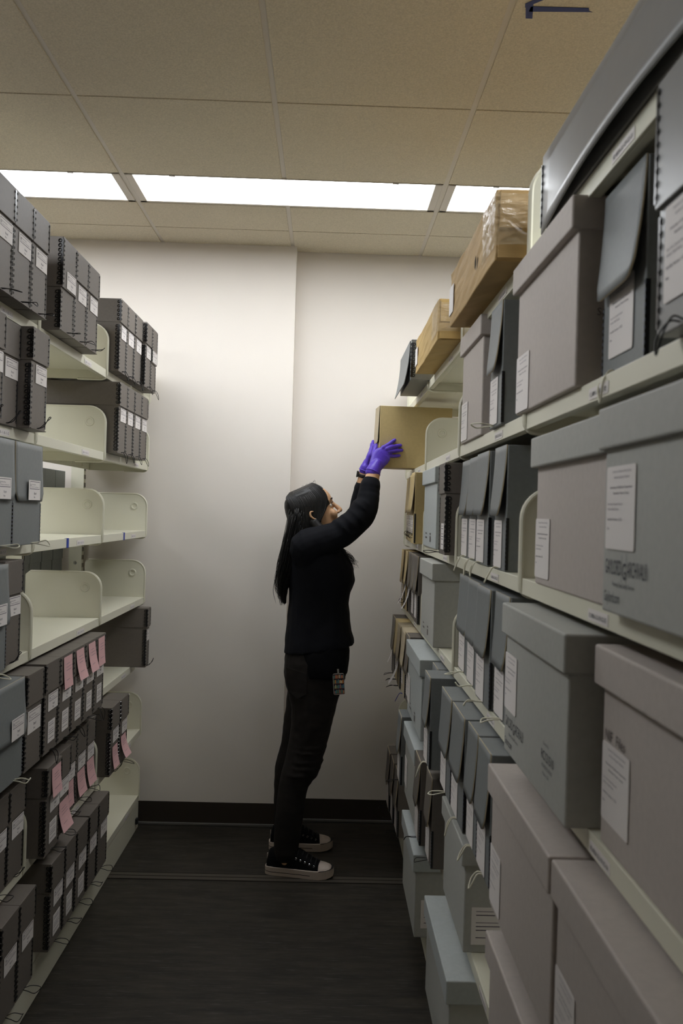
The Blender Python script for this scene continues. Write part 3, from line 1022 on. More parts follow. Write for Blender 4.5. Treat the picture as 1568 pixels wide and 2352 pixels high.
LB = [4.045, 3.253, 2.488, 1.70, 0.92, 0.14]
codesL = {}
for zi in range(1, 8):
    for i, yc in enumerate((3.76, 2.96, 2.2)):
        codesL[(zi, i)] = (yc, 'UB-1-B-%d-%d' % (3 - i, zi), None)
codesL[(3, 0)] = (3.74, 'UB-1-B-3-3', 3.61)
codesL[(3, 1)] = (2.93, 'UB-1-B-2-3', 2.825)
rl = rack('mobile_shelving', 'half-empty cream steel shelving holding mostly charcoal boxes, with bare middle shelves', -0.833, -1, LB, ZL, codesL, far_open={(5, 0)})
RB_ = [4.085, 3.268, 2.444, 1.632, 0.66]
codesR = {}
for zi in range(1, 8):
    codesR[(zi, 0)] = (3.55, 'KL480A-SU-07-02-%02d' % zi, None)
    codesR[(zi, 1)] = (2.72, 'KL480A-SU-07-02-%02d' % zi, None)
    codesR[(zi, 2)] = (1.93, 'KL480A-SU-08-02-%02d' % zi, None)
    codesR[(zi, 3)] = ({1: 1.16, 2: 1.235, 3: 1.21, 4: 1.175}.get(zi, 1.2), 'KL480A-SU-09-02-%02d' % zi, None)
rr_ = rack('mobile_shelving', 'packed cream steel shelving full of grey boxes that the person reaches into', 0.372, 1, RB_, ZR, codesR)

# boxes of the far side of the half-empty shelving, seen through the bare shelves
bm = bmesh.new()
for zi in (3, 4):
    pass
bm.free()
for zi in (3, 4):
    for i in range(2):
        ya, yb = LB[i + 1] + 0.0065, LB[i] - 0.0065
        z = ZL[zi]
        bm = bmesh.new()
        bx(bm, -1.465 + 0.833, -1.20 + 0.833, ya - (LB[0] + LB[-1]) / 2, yb - (LB[0] + LB[-1]) / 2, z - 0.03, z)
        add('shelf', bm, 'shelf', rl, bevel=0.002)
k = 0
for zi, ys in ((3, (3.30, 3.452, 3.60, 3.742, 3.888)), (4, (3.29, 3.44, 3.585, 3.735, 3.885))):
    for i, y in enumerate(ys):
        w = 0.138
        t = thing('document_box', f"grey box seen through the gap above the bare {SHELF[zi]}, {ORD[len(ys) - 1 - i]} from back wall", 'document box', (-1.205, y + w / 2, ZL[zi]), PI, 'boxes behind the half-empty shelving')
        bm = bmesh.new()
        bx(bm, 0, 0.26, -w / 2, w / 2, 0, 0.258)
        add('box_body', bm, 'slate', t, bevel=0.003)
        bm = bmesh.new()
        bx(bm, -0.003, 0.262, -w / 2 - 0.002, w / 2 + 0.002, 0.17, 0.262)
        add('lid', bm, 'slate', t, bevel=0.002)

# ------------------------------------------------------------------ room
XW0, XW1, YW0 = -4.3, 2.8, -2.6
YF, YR, XC, ZC = 4.11, 4.196, -0.174, 2.7295
bm = bmesh.new(); bx(bm, XW0, XW1, YW0, YR + 0.1, -0.1, 0); struct('floor', bm, 'floor')
bm = bmesh.new(); bx(bm, XW0, XC, YF, YR + 0.1, 0, 2.9); bx(bm, XC, XW1, YR, YR + 0.1, 0, 2.9); struct('wall_back', bm, 'wall')
bm = bmesh.new(); bx(bm, XW0 - 0.1, XW0, YW0, YR + 0.1, 0, 2.9); struct('wall_left', bm, 'wall')
bm = bmesh.new(); bx(bm, XW1, XW1 + 0.1, YW0, YR + 0.1, 0, 2.9); struct('wall_right', bm, 'wall')
bm = bmesh.new(); bx(bm, XW0, XW1, YW0 - 0.1, YW0, 0, 2.9); struct('wall_front', bm, 'wall')
bm = bmesh.new()
bx(bm, XW0, XC + 0.004, YF - 0.004, YF, 0.012, 0.108)
bx(bm, XC, XC + 0.004, YF - 0.004, YR, 0.012, 0.108)
bx(bm, XC, XW1, YR - 0.004, YR, 0.012, 0.108)
bb = struct('baseboard_back', bm, 'base')
bm = bmesh.new()
bx(bm, XW0, XC + 0.012, YF - 0.014, YF - 0.002, 0.0, 0.013)
bx(bm, XC + 0.002, XC + 0.012, YF - 0.012, YR, 0.0, 0.013)
bx(bm, XC + 0.006, XW1, YR - 0.014, YR - 0.002, 0.0, 0.013)
struct('baseboard_toe', bm, 'toe', bb, bevel=0.003)
bm = bmesh.new()
for y in (3.498, 3.529, 3.560):
    bx(bm, XW0, XW1, y - 0.003, y + 0.003, 0.0003, 0.0012, 1)
bx(bm, XW0, XW1, 3.501, 3.526, 0.0003, 0.0018)
bx(bm, XW0, XW1, 3.532, 3.557, 0.0003, 0.0018)
struct('trim_1', bm, ['rail', 'groove'])

# ceiling: lay-in tiles, grid bars, plenum plate
X0, Y0, A = -0.8033, 2.6665, 0.6096
rowsY = [Y0 + A * 2, Y0 + A * 1.5, Y0 + A, Y0] + [Y0 - A * k for k in range(1, 9)]
rowsY = [rowsY[0]] + rowsY[1:]
colsX = [X0 + A * k for k in range(-6, 7)]
LIGHTS = [(-2, 0), (0, 2), (2, 4), (-4, -2)]  # last pair: unseen panels added to light the upper boxes of the packed shelving
bm = bmesh.new()
edges = [YR] + rowsY
for a, b in zip(edges, edges[1:]):
    for i in range(len(colsX) - 1):
        if abs(a - (Y0 + A * 1.5)) < 1e-4 and -4 <= i - 6 < 4:
            continue                                     # light fittings sit here
        if i - 6 in (-4, -3, -2, -1, 2, 3):              # second row of fittings, out of view, depth doubled for more light
            if abs(a - (Y0 - A * 2)) < 1e-4:
                bx(bm, colsX[i] + 0.0085, colsX[i + 1] - 0.0085, b + 0.003, a - A / 2 - 0.003, ZC, ZC + 0.012)
                continue
            if abs(b - (Y0 - A * 2)) < 1e-4:
                bx(bm, colsX[i] + 0.0085, colsX[i + 1] - 0.0085, b + A / 2 + 0.003, a - 0.003, ZC, ZC + 0.012)
                continue
        bx(bm, colsX[i] + 0.0085, colsX[i + 1] - 0.0085, b + 0.003, a - 0.003, ZC, ZC + 0.012)
ce = struct('ceiling', bm, 'tile', bevel=0.0015)
bm = bmesh.new()
for i, x in enumerate(colsX):
    cuts = []
    if i - 6 in (-3, -1, 1, 3):                          # bars stop at the light fittings
        cuts.append((Y0 + A, Y0 + A * 1.5))
    if i - 6 in (-3, -1, 3):
        cuts.insert(0, (Y0 - A * 2.5, Y0 - A * 1.5))
    y = YW0
    for c0, c1 in cuts + [(YR, YR)]:
        bx(bm, x - 0.012, x + 0.012, y, c0, ZC + 0.005, ZC + 0.03)
        y = c1
for y in rowsY:
    if abs(y - (Y0 - A * 2)) < 1e-4:
        for q0, q1 in ((XW0, X0 - A * 4), (X0, X0 + A * 2), (X0 + A * 4, XW1)):
            bx(bm, q0, q1, y - 0.012, y + 0.012, ZC + 0.0055, ZC + 0.03)
        continue
    bx(bm, XW0, XW1, y - 0.012, y + 0.012, ZC + 0.0055, ZC + 0.03)
struct('ceiling_grid', bm, 'grid', ce)
bm = bmesh.new(); bx(bm, XW0, XW1, YW0, YR, ZC + 0.05, ZC + 0.1); struct('ceiling_deck', bm, 'tile', ce)

for n_, (ka, kb, ya, dy) in enumerate([(*q, Y0 + A, A / 2) for q in LIGHTS] + [(*q, Y0 - A * 2.5, A) for q in (LIGHTS[0], LIGHTS[2], LIGHTS[3])]):
    xa, xb = X0 + A * ka, X0 + A * kb
    yb = ya + dy
    t = thing('ceiling_light', ('bright ceiling light panel above the half-empty shelving', 'bright ceiling light panel over the middle of the aisle', 'bright ceiling light panel above the packed shelving', 'added unseen ceiling light panel beyond the half-empty shelving',
                               'ceiling light panel behind the first row, above the half-empty shelving', 'ceiling light panel behind the first row, above the packed shelving', 'added unseen ceiling light panel behind the first row, beyond the half-empty shelving')[n_],
              'ceiling light', ((xa + xb) / 2, (ya + yb) / 2, ZC + 0.03), 0, 'ceiling light panels')
    hx, hy = (xb - xa) / 2 - 0.010, (yb - ya) / 2 - 0.004
    bm = bmesh.new()
    f = 0.030
    for q in ((-hx, -hx + f, -hy, hy), (hx - f, hx, -hy, hy), (-hx, hx, -hy, -hy + 0.008), (-hx, hx, hy - 0.016, hy)):
        bx(bm, *q, -0.030, -0.004)
    add('frame', bm, 'grid', t, bevel=0.002)
    bm = bmesh.new(); bx(bm, -hx + f - 0.002, hx - f + 0.002, -hy + 0.006, hy - 0.014, -0.020, -0.014)
    add('diffuser', bm, 'light', t)
    for q in (-0.42, 0.42):
        bm = bmesh.new(); bx(bm, q - 0.012, q + 0.012, -hy - 0.001, -hy + 0.009, -0.0325, -0.029)
        add('latch', bm, 'steel', t, bevel=0.001)

# blue tape arrow on a ceiling tile
bm = bmesh.new()
z1, z0 = ZC - 0.0008, ZC - 0.0014
def strip(pts):
    a = [bm.verts.new((x, y, z1)) for x, y in pts]; b = [bm.verts.new((x, y, z0)) for x, y in pts]
    bm.faces.new(a); bm.faces.new(list(reversed(b)))
    for i in range(len(pts)):
        bm.faces.new((a[i], b[i], b[(i + 1) % len(pts)], a[(i + 1) % len(pts)]))
strip([(0.462, 2.136), (0.617, 2.128), (0.607, 2.124), (0.603, 2.112), (0.462, 2.114)])
strip([(0.450, 2.118), (0.461, 2.166), (0.478, 2.166), (0.466, 2.104)])
strip([(0.449, 2.120), (0.512, 2.062), (0.500, 2.050), (0.446, 2.104)])
for v in bm.verts: pass
tag(add('tape_arrow', bm, 'arrowtape'), 'arrow of blue tape stuck to a ceiling tile', 'arrow')

# ------------------------------------------------------------------ the person
PER = thing('person', 'person in black reaching up with purple gloves to pull a tan box', 'person', (-0.07, 3.70, 0.0))
PLOC = Vector(PER.location)


def fuse(name, bm, voxel, smooth, m, parent=PER, disp=None, relabel=None):
    """Blend overlapping closed pieces into one continuous surface."""
    me = to_mesh(bm, name)
    o = bpy.data.objects.new('fuse', me)
    COL.objects.link(o)
    md = o.modifiers.new('r', 'REMESH'); md.mode = 'VOXEL'; md.voxel_size = voxel; md.use_smooth_shade = True
    if smooth:
        md = o.modifiers.new('s', 'SMOOTH'); md.factor = 0.5; md.iterations = smooth
    for sz, st in (disp or ()):
        tx = bpy.data.textures.new('fold', 'CLOUDS'); tx.noise_scale = sz; tx.noise_depth = 1
        md = o.modifiers.new('d', 'DISPLACE'); md.texture = tx; md.strength = st; md.mid_level = 0.5
        md.texture_coords = 'LOCAL'
    dg = bpy.context.evaluated_depsgraph_get()
    out = bpy.data.meshes.new_from_object(o.evaluated_get(dg))
    bpy.data.objects.remove(o)
    out.name = name
    out.transform(Matrix.Translation(-PLOC) if parent == PER else Matrix.Identity(4))
    out.materials.clear()
    return add(name, out, m, parent, smooth=True)


def loft(bm, secs, n=28, ex=0.8, yc=3.71, tf=None):
    """Closed loft of rounded sections (z or (zback, zfront), xback, xfront, halfwidth[, ycentre])."""
    rows = []
    for s in secs:
        z, xb, xf, hw = s[:4]
        y0 = s[4] if len(s) > 4 else yc
        zb, zf = z if isinstance(z, tuple) else (z, z)
        row = []
        for k in range(n):
            a = 2 * PI * k / n
            c, q = math.cos(a), math.sin(a)
            cc = math.copysign(abs(c) ** ex, c)
            qq = math.copysign(abs(q) ** ex, q)
            p = Vector(((xb + xf) / 2 + (xf - xb) / 2 * cc, y0 + hw * qq, zb + (zf - zb) * (cc + 1) / 2))
            row.append(bm.verts.new(tf @ p if tf else p))
        rows.append(row)
    for a, b in zip(rows, rows[1:]):
        for k in range(n):
            bm.faces.new((a[k], a[(k + 1) % n], b[(k + 1) % n], b[k]))
    bm.faces.new(list(reversed(rows[0])))
    bm.faces.new(rows[-1])


# head frame: origin between the ears, tipped back because she looks up
EAR = Vector((-0.056, 3.712, 1.472))
HEAD = Matrix.Translation(EAR) @ Matrix.Rotation(-math.radians(25), 4, 'Y')


def ball(bm, c, r, tf=None, seg=14):
    m = Matrix.Translation(c) @ Matrix.Diagonal((*r, 1))
    bmesh.ops.create_uvsphere(bm, u_segments=seg, v_segments=seg // 2 + 2, radius=1.0, matrix=(tf @ m) if tf else m)


def T(bm, pts, rad, ref=None, seg=14):
    tube(bm, catmull(pts, 4), interp(rad, len(pts), 4), seg, ref)


def interp(rad, n, k):
    out = []
    for i in range(n - 1):
        a, b = rad[i], rad[i + 1]
        for j in range(k):
            t = j / k
            out.append(tuple(p + (q - p) * t for p, q in zip(a, b)) if isinstance(a, tuple) else a + (b - a) * t)
    out.append(rad[-1])
    return out


R_FING = {  # reaching hand spread over the side of the box: base to tip
    'index': [(0.214, 3.676, 1.744), (0.232, 3.674, 1.763), (0.253, 3.682, 1.777), (0.269, 3.687, 1.790), (0.280, 3.6895, 1.798)],
    'middle': [(0.226, 3.675, 1.742), (0.246, 3.673, 1.757), (0.267, 3.680, 1.767), (0.289, 3.688, 1.773), (0.305, 3.6915, 1.776)],
    'ring': [(0.232, 3.675, 1.735), (0.251, 3.674, 1.746), (0.273, 3.681, 1.750), (0.295, 3.6885, 1.754), (0.311, 3.692, 1.756)],
    'little': [(0.238, 3.676, 1.722), (0.256, 3.676, 1.729), (0.273, 3.682, 1.729), (0.289, 3.688, 1.731), (0.301, 3.6915, 1.733)],
    'thumb': [(0.201, 3.668, 1.708), (0.194, 3.676, 1.728), (0.196, 3.692, 1.748), (0.2005, 3.704, 1.764), (0.2025, 3.711, 1.775)],
}
R_RAD = {'index': 0.0088, 'middle': 0.0090, 'ring': 0.0085, 'little': 0.0076, 'thumb': 0.0102}
L_FING = {  # other hand flat against the front of the box, fingers towards the far edge
    'index': [(0.184, 3.780, 1.748), (0.188, 3.782, 1.764), (0.192, 3.794, 1.782), (0.1945, 3.806, 1.793), (0.1955, 3.816, 1.800)],
    'middle': [(0.185, 3.790, 1.744), (0.187, 3.800, 1.760), (0.190, 3.818, 1.774), (0.191, 3.832, 1.784), (0.191, 3.844, 1.790)],
    'ring': [(0.184, 3.796, 1.736), (0.186, 3.808, 1.748), (0.188, 3.826, 1.758), (0.189, 3.842, 1.766), (0.189, 3.853, 1.770)],
    'little': [(0.182, 3.798, 1.724), (0.184, 3.812, 1.734), (0.187, 3.828, 1.740), (0.188, 3.840, 1.744), (0.188, 3.850, 1.747)],
    'thumb': [(0.176, 3.772, 1.712), (0.184, 3.764, 1.726), (0.192, 3.758, 1.746), (0.1955, 3.757, 1.764), (0.197, 3.757, 1.776)],
}


def hand(bm, fingers, palm, pr, ref, grow=0.0, cuff=None):
    T(bm, palm, [(a + grow, b + grow) for a, b in pr], ref, 16)
    for k, pts in fingers.items():
        r = R_RAD[k] + grow
        T(bm, pts, [r * 1.12, r * 1.08, r, r * 0.96, r * 0.86], seg=12)
    # knuckle swellings and the web at the base of the thumb
    for k in ('index', 'middle', 'ring', 'little'):
        p = Vector(fingers[k][1])
        ball(bm, p, (R_RAD[k] * 1.25 + grow,) * 3)
    a, b = Vector(fingers['thumb'][1]), Vector(fingers['index'][0])
    T(bm, [fingers['thumb'][0], tuple(a.lerp(b, 0.4)), fingers['index'][0]], [0.011 + grow, 0.009 + grow, 0.010 + grow], seg=10)


R_PALM = [(0.196, 3.652, 1.672), (0.206, 3.660, 1.694), (0.219, 3.668, 1.717), (0.232, 3.672, 1.735), (0.239, 3.673, 1.743)]
R_PR = [(0.027, 0.019), (0.033, 0.016), (0.039, 0.015), (0.038, 0.0135), (0.030, 0.011)]
R_REF = (-0.83, 0.0, 0.55)
L_PALM = [(0.168, 3.778, 1.684), (0.173, 3.782, 1.704), (0.178, 3.786, 1.726), (0.184, 3.791, 1.744), (0.186, 3.794, 1.752)]
L_PR = [(0.025, 0.017), (0.030, 0.0145), (0.036, 0.014), (0.036, 0.0125), (0.028, 0.010)]
L_REF = (0.0, 0.9, -0.3)

R_ARM = [(-0.07, 3.590, 1.345), (0.040, 3.585, 1.386), (0.112, 3.594, 1.434), (0.158, 3.602, 1.486), (0.171, 3.618, 1.545), (0.181, 3.636, 1.605), (0.195, 3.650, 1.668)]
L_ARM = [(-0.06, 3.835, 1.345), (0.030, 3.850, 1.378), (0.100, 3.850, 1.420), (0.140, 3.842, 1.480), (0.150, 3.820, 1.545), (0.157, 3.798, 1.610), (0.168, 3.778, 1.684)]

# ---- skin: one continuous body
bm = bmesh.new()
face = [  # local head rows: z, back, front, halfwidth
    (-0.118, 0.020, 0.066, 0.022), (-0.106, -0.010, 0.080, 0.040), (-0.088, -0.030, 0.088, 0.050), (-0.066, -0.062, 0.0885, 0.059), (-0.045, -0.080, 0.0885, 0.065),
    (-0.022, -0.090, 0.089, 0.070), (0.000, -0.098, 0.089, 0.073), (0.014, -0.100, 0.094, 0.0745), (0.028, -0.101, 0.101, 0.075), (0.055, -0.098, 0.100, 0.074),
    (0.082, -0.086, 0.089, 0.067), (0.102, -0.066, 0.066, 0.053), (0.115, -0.035, 0.035, 0.028)]
loft(bm, [(z, b, f, w, 0.0) for z, b, f, w in face], 28, 0.82, tf=HEAD)
tube(bm, [HEAD @ Vector(p) for p in ((0.094, 0, 0.020), (0.101, 0, 0.002), (0.110, 0, -0.016), (0.114, 0, -0.026))], [(0.006, 0.007), (0.008, 0.008), (0.010, 0.0105), (0.010, 0.012)], 12)
for s in (1, -1):
    ball(bm, (0.102, s * 0.012, -0.031), (0.010, 0.0075, 0.007), HEAD)          # nostril wings
    ball(bm, (0.080, s * 0.036, -0.030), (0.018, 0.024, 0.022), HEAD)           # cheeks
    ball(bm, (0.000, s * 0.070, -0.004), (0.017, 0.010, 0.030), HEAD)           # ears
ball(bm, (0.090, 0, -0.056), (0.010, 0.022, 0.007), HEAD)
ball(bm, (0.088, 0, -0.067), (0.010, 0.019, 0.007), HEAD)
ball(bm, (0.083, 0, -0.094), (0.012, 0.017, 0.013), HEAD)
T(bm, [(-0.092, 3.712, 1.350), (-0.080, 3.712, 1.400), (-0.062, 3.712, 1.450)], [0.060, 0.053, 0.054])
loft(bm, [(0.80, -0.13, 0.07, 0.15), (0.90, -0.13, 0.08, 0.15), (1.05, -0.125, 0.085, 0.125), (1.18, -0.13, 0.10, 0.13), (1.28, -0.135, 0.08, 0.145), (1.345, -0.13, 0.04, 0.13), (1.385, -0.12, -0.02, 0.07)])
T(bm, R_ARM, [0.050, 0.047, 0.041, 0.038, 0.036, 0.0335, (0.0265)], seg=14)
T(bm, L_ARM, [0.050, 0.047, 0.041, 0.038, 0.036, 0.031, 0.025], seg=14)
hand(bm, R_FING, R_PALM, R_PR, R_REF, -0.0018)
hand(bm, L_FING, L_PALM, L_PR, L_REF, -0.0018)
NL = [(0.80, -0.140, 0.080, 3.635, 0.080), (0.65, -0.112, 0.046, 3.620, 0.068), (0.49, -0.126, 0.005, 3.605, 0.054), (0.37, -0.152, -0.052, 3.592, 0.046), (0.26, -0.163, -0.067, 3.585, 0.046), (0.15, -0.162, -0.090, 3.578, 0.036), (0.06, -0.160, -0.092, 3.575, 0.032)]
FL = [(0.80, -0.140, 0.080, 3.790, 0.080), (0.65, -0.138, 0.036, 3.805, 0.068), (0.48, -0.160, -0.030, 3.822, 0.054), (0.37, -0.180, -0.072, 3.832, 0.046), (0.27, -0.187, -0.085, 3.838, 0.046), (0.15, -0.178, -0.105, 3.842, 0.036), (0.06, -0.175, -0.108, 3.845, 0.032)]
for L_ in (NL, FL):
    T(bm, [((b + f) / 2, y, z) for z, b, f, y, w_ in L_], [((f - b) / 2, w_) for z, b, f, y, w_ in L_], ref=(1, 0, 0), seg=16)
    z, b, f, y, w_ = L_[-1]
    T(bm, [((b + f) / 2, y, 0.075), (b + 0.06, y, 0.056), (b + 0.17, y - 0.004, 0.042)], [(0.030, 0.028), (0.018, 0.026), (0.008, 0.026)], seg=12)
body = fuse('body', bm, 0.0036, 3, 'skin')
for s in (1, -1):
    bm = bmesh.new()
    ball(bm, (0.0800, s * 0.031, 0.008), (0.0115, 0.0120, 0.0095), HEAD)
    e = add('eye', bm, 'eyewhite', PER, tuple(-PLOC), smooth=True)
    bm = bmesh.new()
    ball(bm, (0.0892, s * 0.031, 0.009), (0.0030, 0.0055, 0.0055), HEAD)
    add('iris', bm, 'dark', e, smooth=True)
    bm = bmesh.new()
    tube(bm, [HEAD @ Vector(p) for p in ((0.099, s * 0.016, 0.030), (0.101, s * 0.028, 0.034), (0.094, s * 0.043, 0.032))], [0.0024, 0.0030, 0.0016], 8)
    add('eyebrow', bm, 'dark', PER, tuple(-PLOC), smooth=True)
    bm = bmesh.new()
    tube(bm, [HEAD @ Vector(p) for p in ((0.0925, s * 0.020, 0.0165), (0.0985, s * 0.031, 0.0180), (0.0910, s * 0.043, 0.0150))], [0.0012, 0.0020, 0.0010], 6)
    add('eyelashes', bm, 'dark', PER, tuple(-PLOC), smooth=True)
bm = bmesh.new()
ball(bm, (0.0935, 0, -0.0565), (0.008, 0.019, 0.0045), HEAD)
ball(bm, (0.0915, 0, -0.0655), (0.008, 0.016, 0.0048), HEAD)
add('lips', bm, 'lip', PER, tuple(-PLOC), smooth=True)

# ---- cardigan
bm = bmesh.new()
loft(bm, [((0.888, 0.935), -0.164, 0.134, 0.168), ((0.92, 0.955), -0.162, 0.130, 0.166), (0.985, -0.158, 0.120, 0.158), (1.04, -0.153, 0.112, 0.150), (1.10, -0.148, 0.106, 0.145), (1.15, -0.150, 0.113, 0.146),
          (1.20, -0.154, 0.129, 0.150), (1.25, -0.157, 0.122, 0.156), (1.30, -0.157, 0.096, 0.162), (1.345, -0.152, 0.062, 0.155), (1.38, -0.140, 0.022, 0.118), (1.405, -0.125, -0.012, 0.078), (1.425, -0.108, -0.035, 0.058)])
T(bm, [(-0.075, 3.600, 1.318)] + R_ARM[:5] + [(0.1765, 3.630, 1.588)], [0.070, 0.072, 0.060, 0.053, 0.050, 0.045, 0.040], seg=18)
T(bm, [(-0.070, 3.825, 1.318)] + L_ARM[:5] + [(0.155, 3.802, 1.598)], [0.070, 0.072, 0.060, 0.053, 0.050, 0.043, 0.036], seg=18)
# rolled cuffs and pushed-up folds on the sleeve
for A_, c in ((Vector((0.172, 3.618, 1.548)), 0.046), (Vector((0.1755, 3.6265, 1.572)), 0.0445), (Vector((0.178, 3.632, 1.594)), 0.044)):
    T(bm, [A_ - Vector((0.002, 0.004, 0.010)), A_, A_ + Vector((0.002, 0.004, 0.010))], [c - 0.002, c, c - 0.002], seg=20)
for A_, c in ((Vector((0.151, 3.818, 1.550)), 0.042), (Vector((0.155, 3.804, 1.590)), 0.039)):
    T(bm, [A_ - Vector((0.002, -0.004, 0.011)), A_, A_ + Vector((0.002, -0.004, 0.011))], [c - 0.002, c, c - 0.002], seg=20)
for p, r in (((0.126, 3.590, 1.462), 0.054), ((0.100, 3.586, 1.438), 0.056), ((0.146, 3.598, 1.500), 0.051), ((0.072, 3.584, 1.414), 0.059)):
    A_ = Vector(p); d_ = Vector((0.55, 0.1, 0.6)).normalized() * 0.006
    T(bm, [A_ - d_, A_, A_ + d_], [r - 0.002, r + 0.001, r - 0.002], seg=20)
card = fuse('cardigan', bm, 0.0055, 2, 'knit', disp=[(0.07, 0.007)])
bm = bmesh.new()
loft(bm, [((0.800, 0.812), -0.100, 0.106, 0.170), (0.84, -0.110, 0.112, 0.170), (0.90, -0.120, 0.116, 0.164), (0.97, -0.12, 0.105, 0.150)], 28, 0.75, 3.705)
shirt = fuse('shirt', bm, 0.006, 2, 'shirt', disp=[(0.06, 0.006)])

# ---- jeans
bm = bmesh.new()
loft(bm, [(0.70, -0.130, 0.070, 0.135), (0.745, -0.150, 0.086, 0.156), (0.80, -0.161, 0.103, 0.164), (0.86, -0.160, 0.106, 0.164), (0.93, -0.148, 0.100, 0.150), (0.98, -0.135, 0.09, 0.14)], 28, 0.85)
for secs in ([(0.80, -0.158, 0.100, 3.632, 0.086), (0.745, -0.142, 0.082, 3.630, 0.086), (0.69, -0.126, 0.064, 3.625, 0.082), (0.645, -0.122, 0.054, 3.620, 0.078), (0.565, -0.126, 0.036, 3.612, 0.069), (0.488, -0.136, 0.015, 3.605, 0.062), (0.42, -0.150, -0.018, 3.598, 0.058), (0.368, -0.162, -0.042, 3.594, 0.056), (0.26, -0.173, -0.057, 3.586, 0.055), (0.153, -0.177, -0.069, 3.580, 0.050), (0.088, -0.176, -0.076, 3.577, 0.048)],
             [(0.80, -0.155, 0.098, 3.788, 0.086), (0.745, -0.146, 0.076, 3.790, 0.086), (0.65, -0.152, 0.046, 3.800, 0.078), (0.565, -0.163, 0.016, 3.810, 0.069), (0.464, -0.171, -0.020, 3.822, 0.060), (0.368, -0.192, -0.062, 3.832, 0.056), (0.292, -0.197, -0.076, 3.838, 0.055), (0.159, -0.193, -0.090, 3.842, 0.050), (0.088, -0.192, -0.092, 3.844, 0.048)]):
    T(bm, [((b + f) / 2, y, z) for z, b, f, y, w_ in secs], [((f - b) / 2, w_) for z, b, f, y, w_ in secs], ref=(1, 0, 0), seg=20)
for z, xb, xf in ((0.436, -0.150, 0.004), (0.462, -0.142, 0.012), (0.408, -0.154, -0.018), (0.500, -0.135, 0.020), (0.520, -0.132, 0.026), (0.655, -0.124, 0.050), (0.682, -0.128, 0.050), (0.71, -0.135, 0.055)):   # folds across the knee and under the seat
    y = 3.60 + (z - 0.45) * 0.12
    hw = 0.060 + max(0, z - 0.45) * 0.085
    tube(bm, [((xb + xf) / 2, y, z - 0.005), ((xb + xf) / 2 + 0.003, y, z), ((xb + xf) / 2, y, z + 0.005)], [((xf - xb) / 2 - 0.002, hw - 0.001), ((xf - xb) / 2 + 0.002, hw + 0.003), ((xf - xb) / 2 - 0.002, hw - 0.001)], 20, ref=(1, 0, 0))
jeans = fuse('jeans', bm, 0.0055, 1, 'jean', disp=[(0.05, 0.005)])
bm = bmesh.new()
pk = [(-0.148, 0.845), (-0.062, 0.828), (-0.060, 0.745), (-0.098, 0.722), (-0.136, 0.752)]
a = [bm.verts.new((x, 3.71 - 0.168 + 0.55 * (x + 0.03) ** 2 * 4, z)) for x, z in pk]
bm.faces.new(a)
pock = add('back_pocket', bm, 'jean', jeans, tuple(-PLOC))
md = pock.modifiers.new('Solidify', 'SOLIDIFY'); md.thickness = 0.004

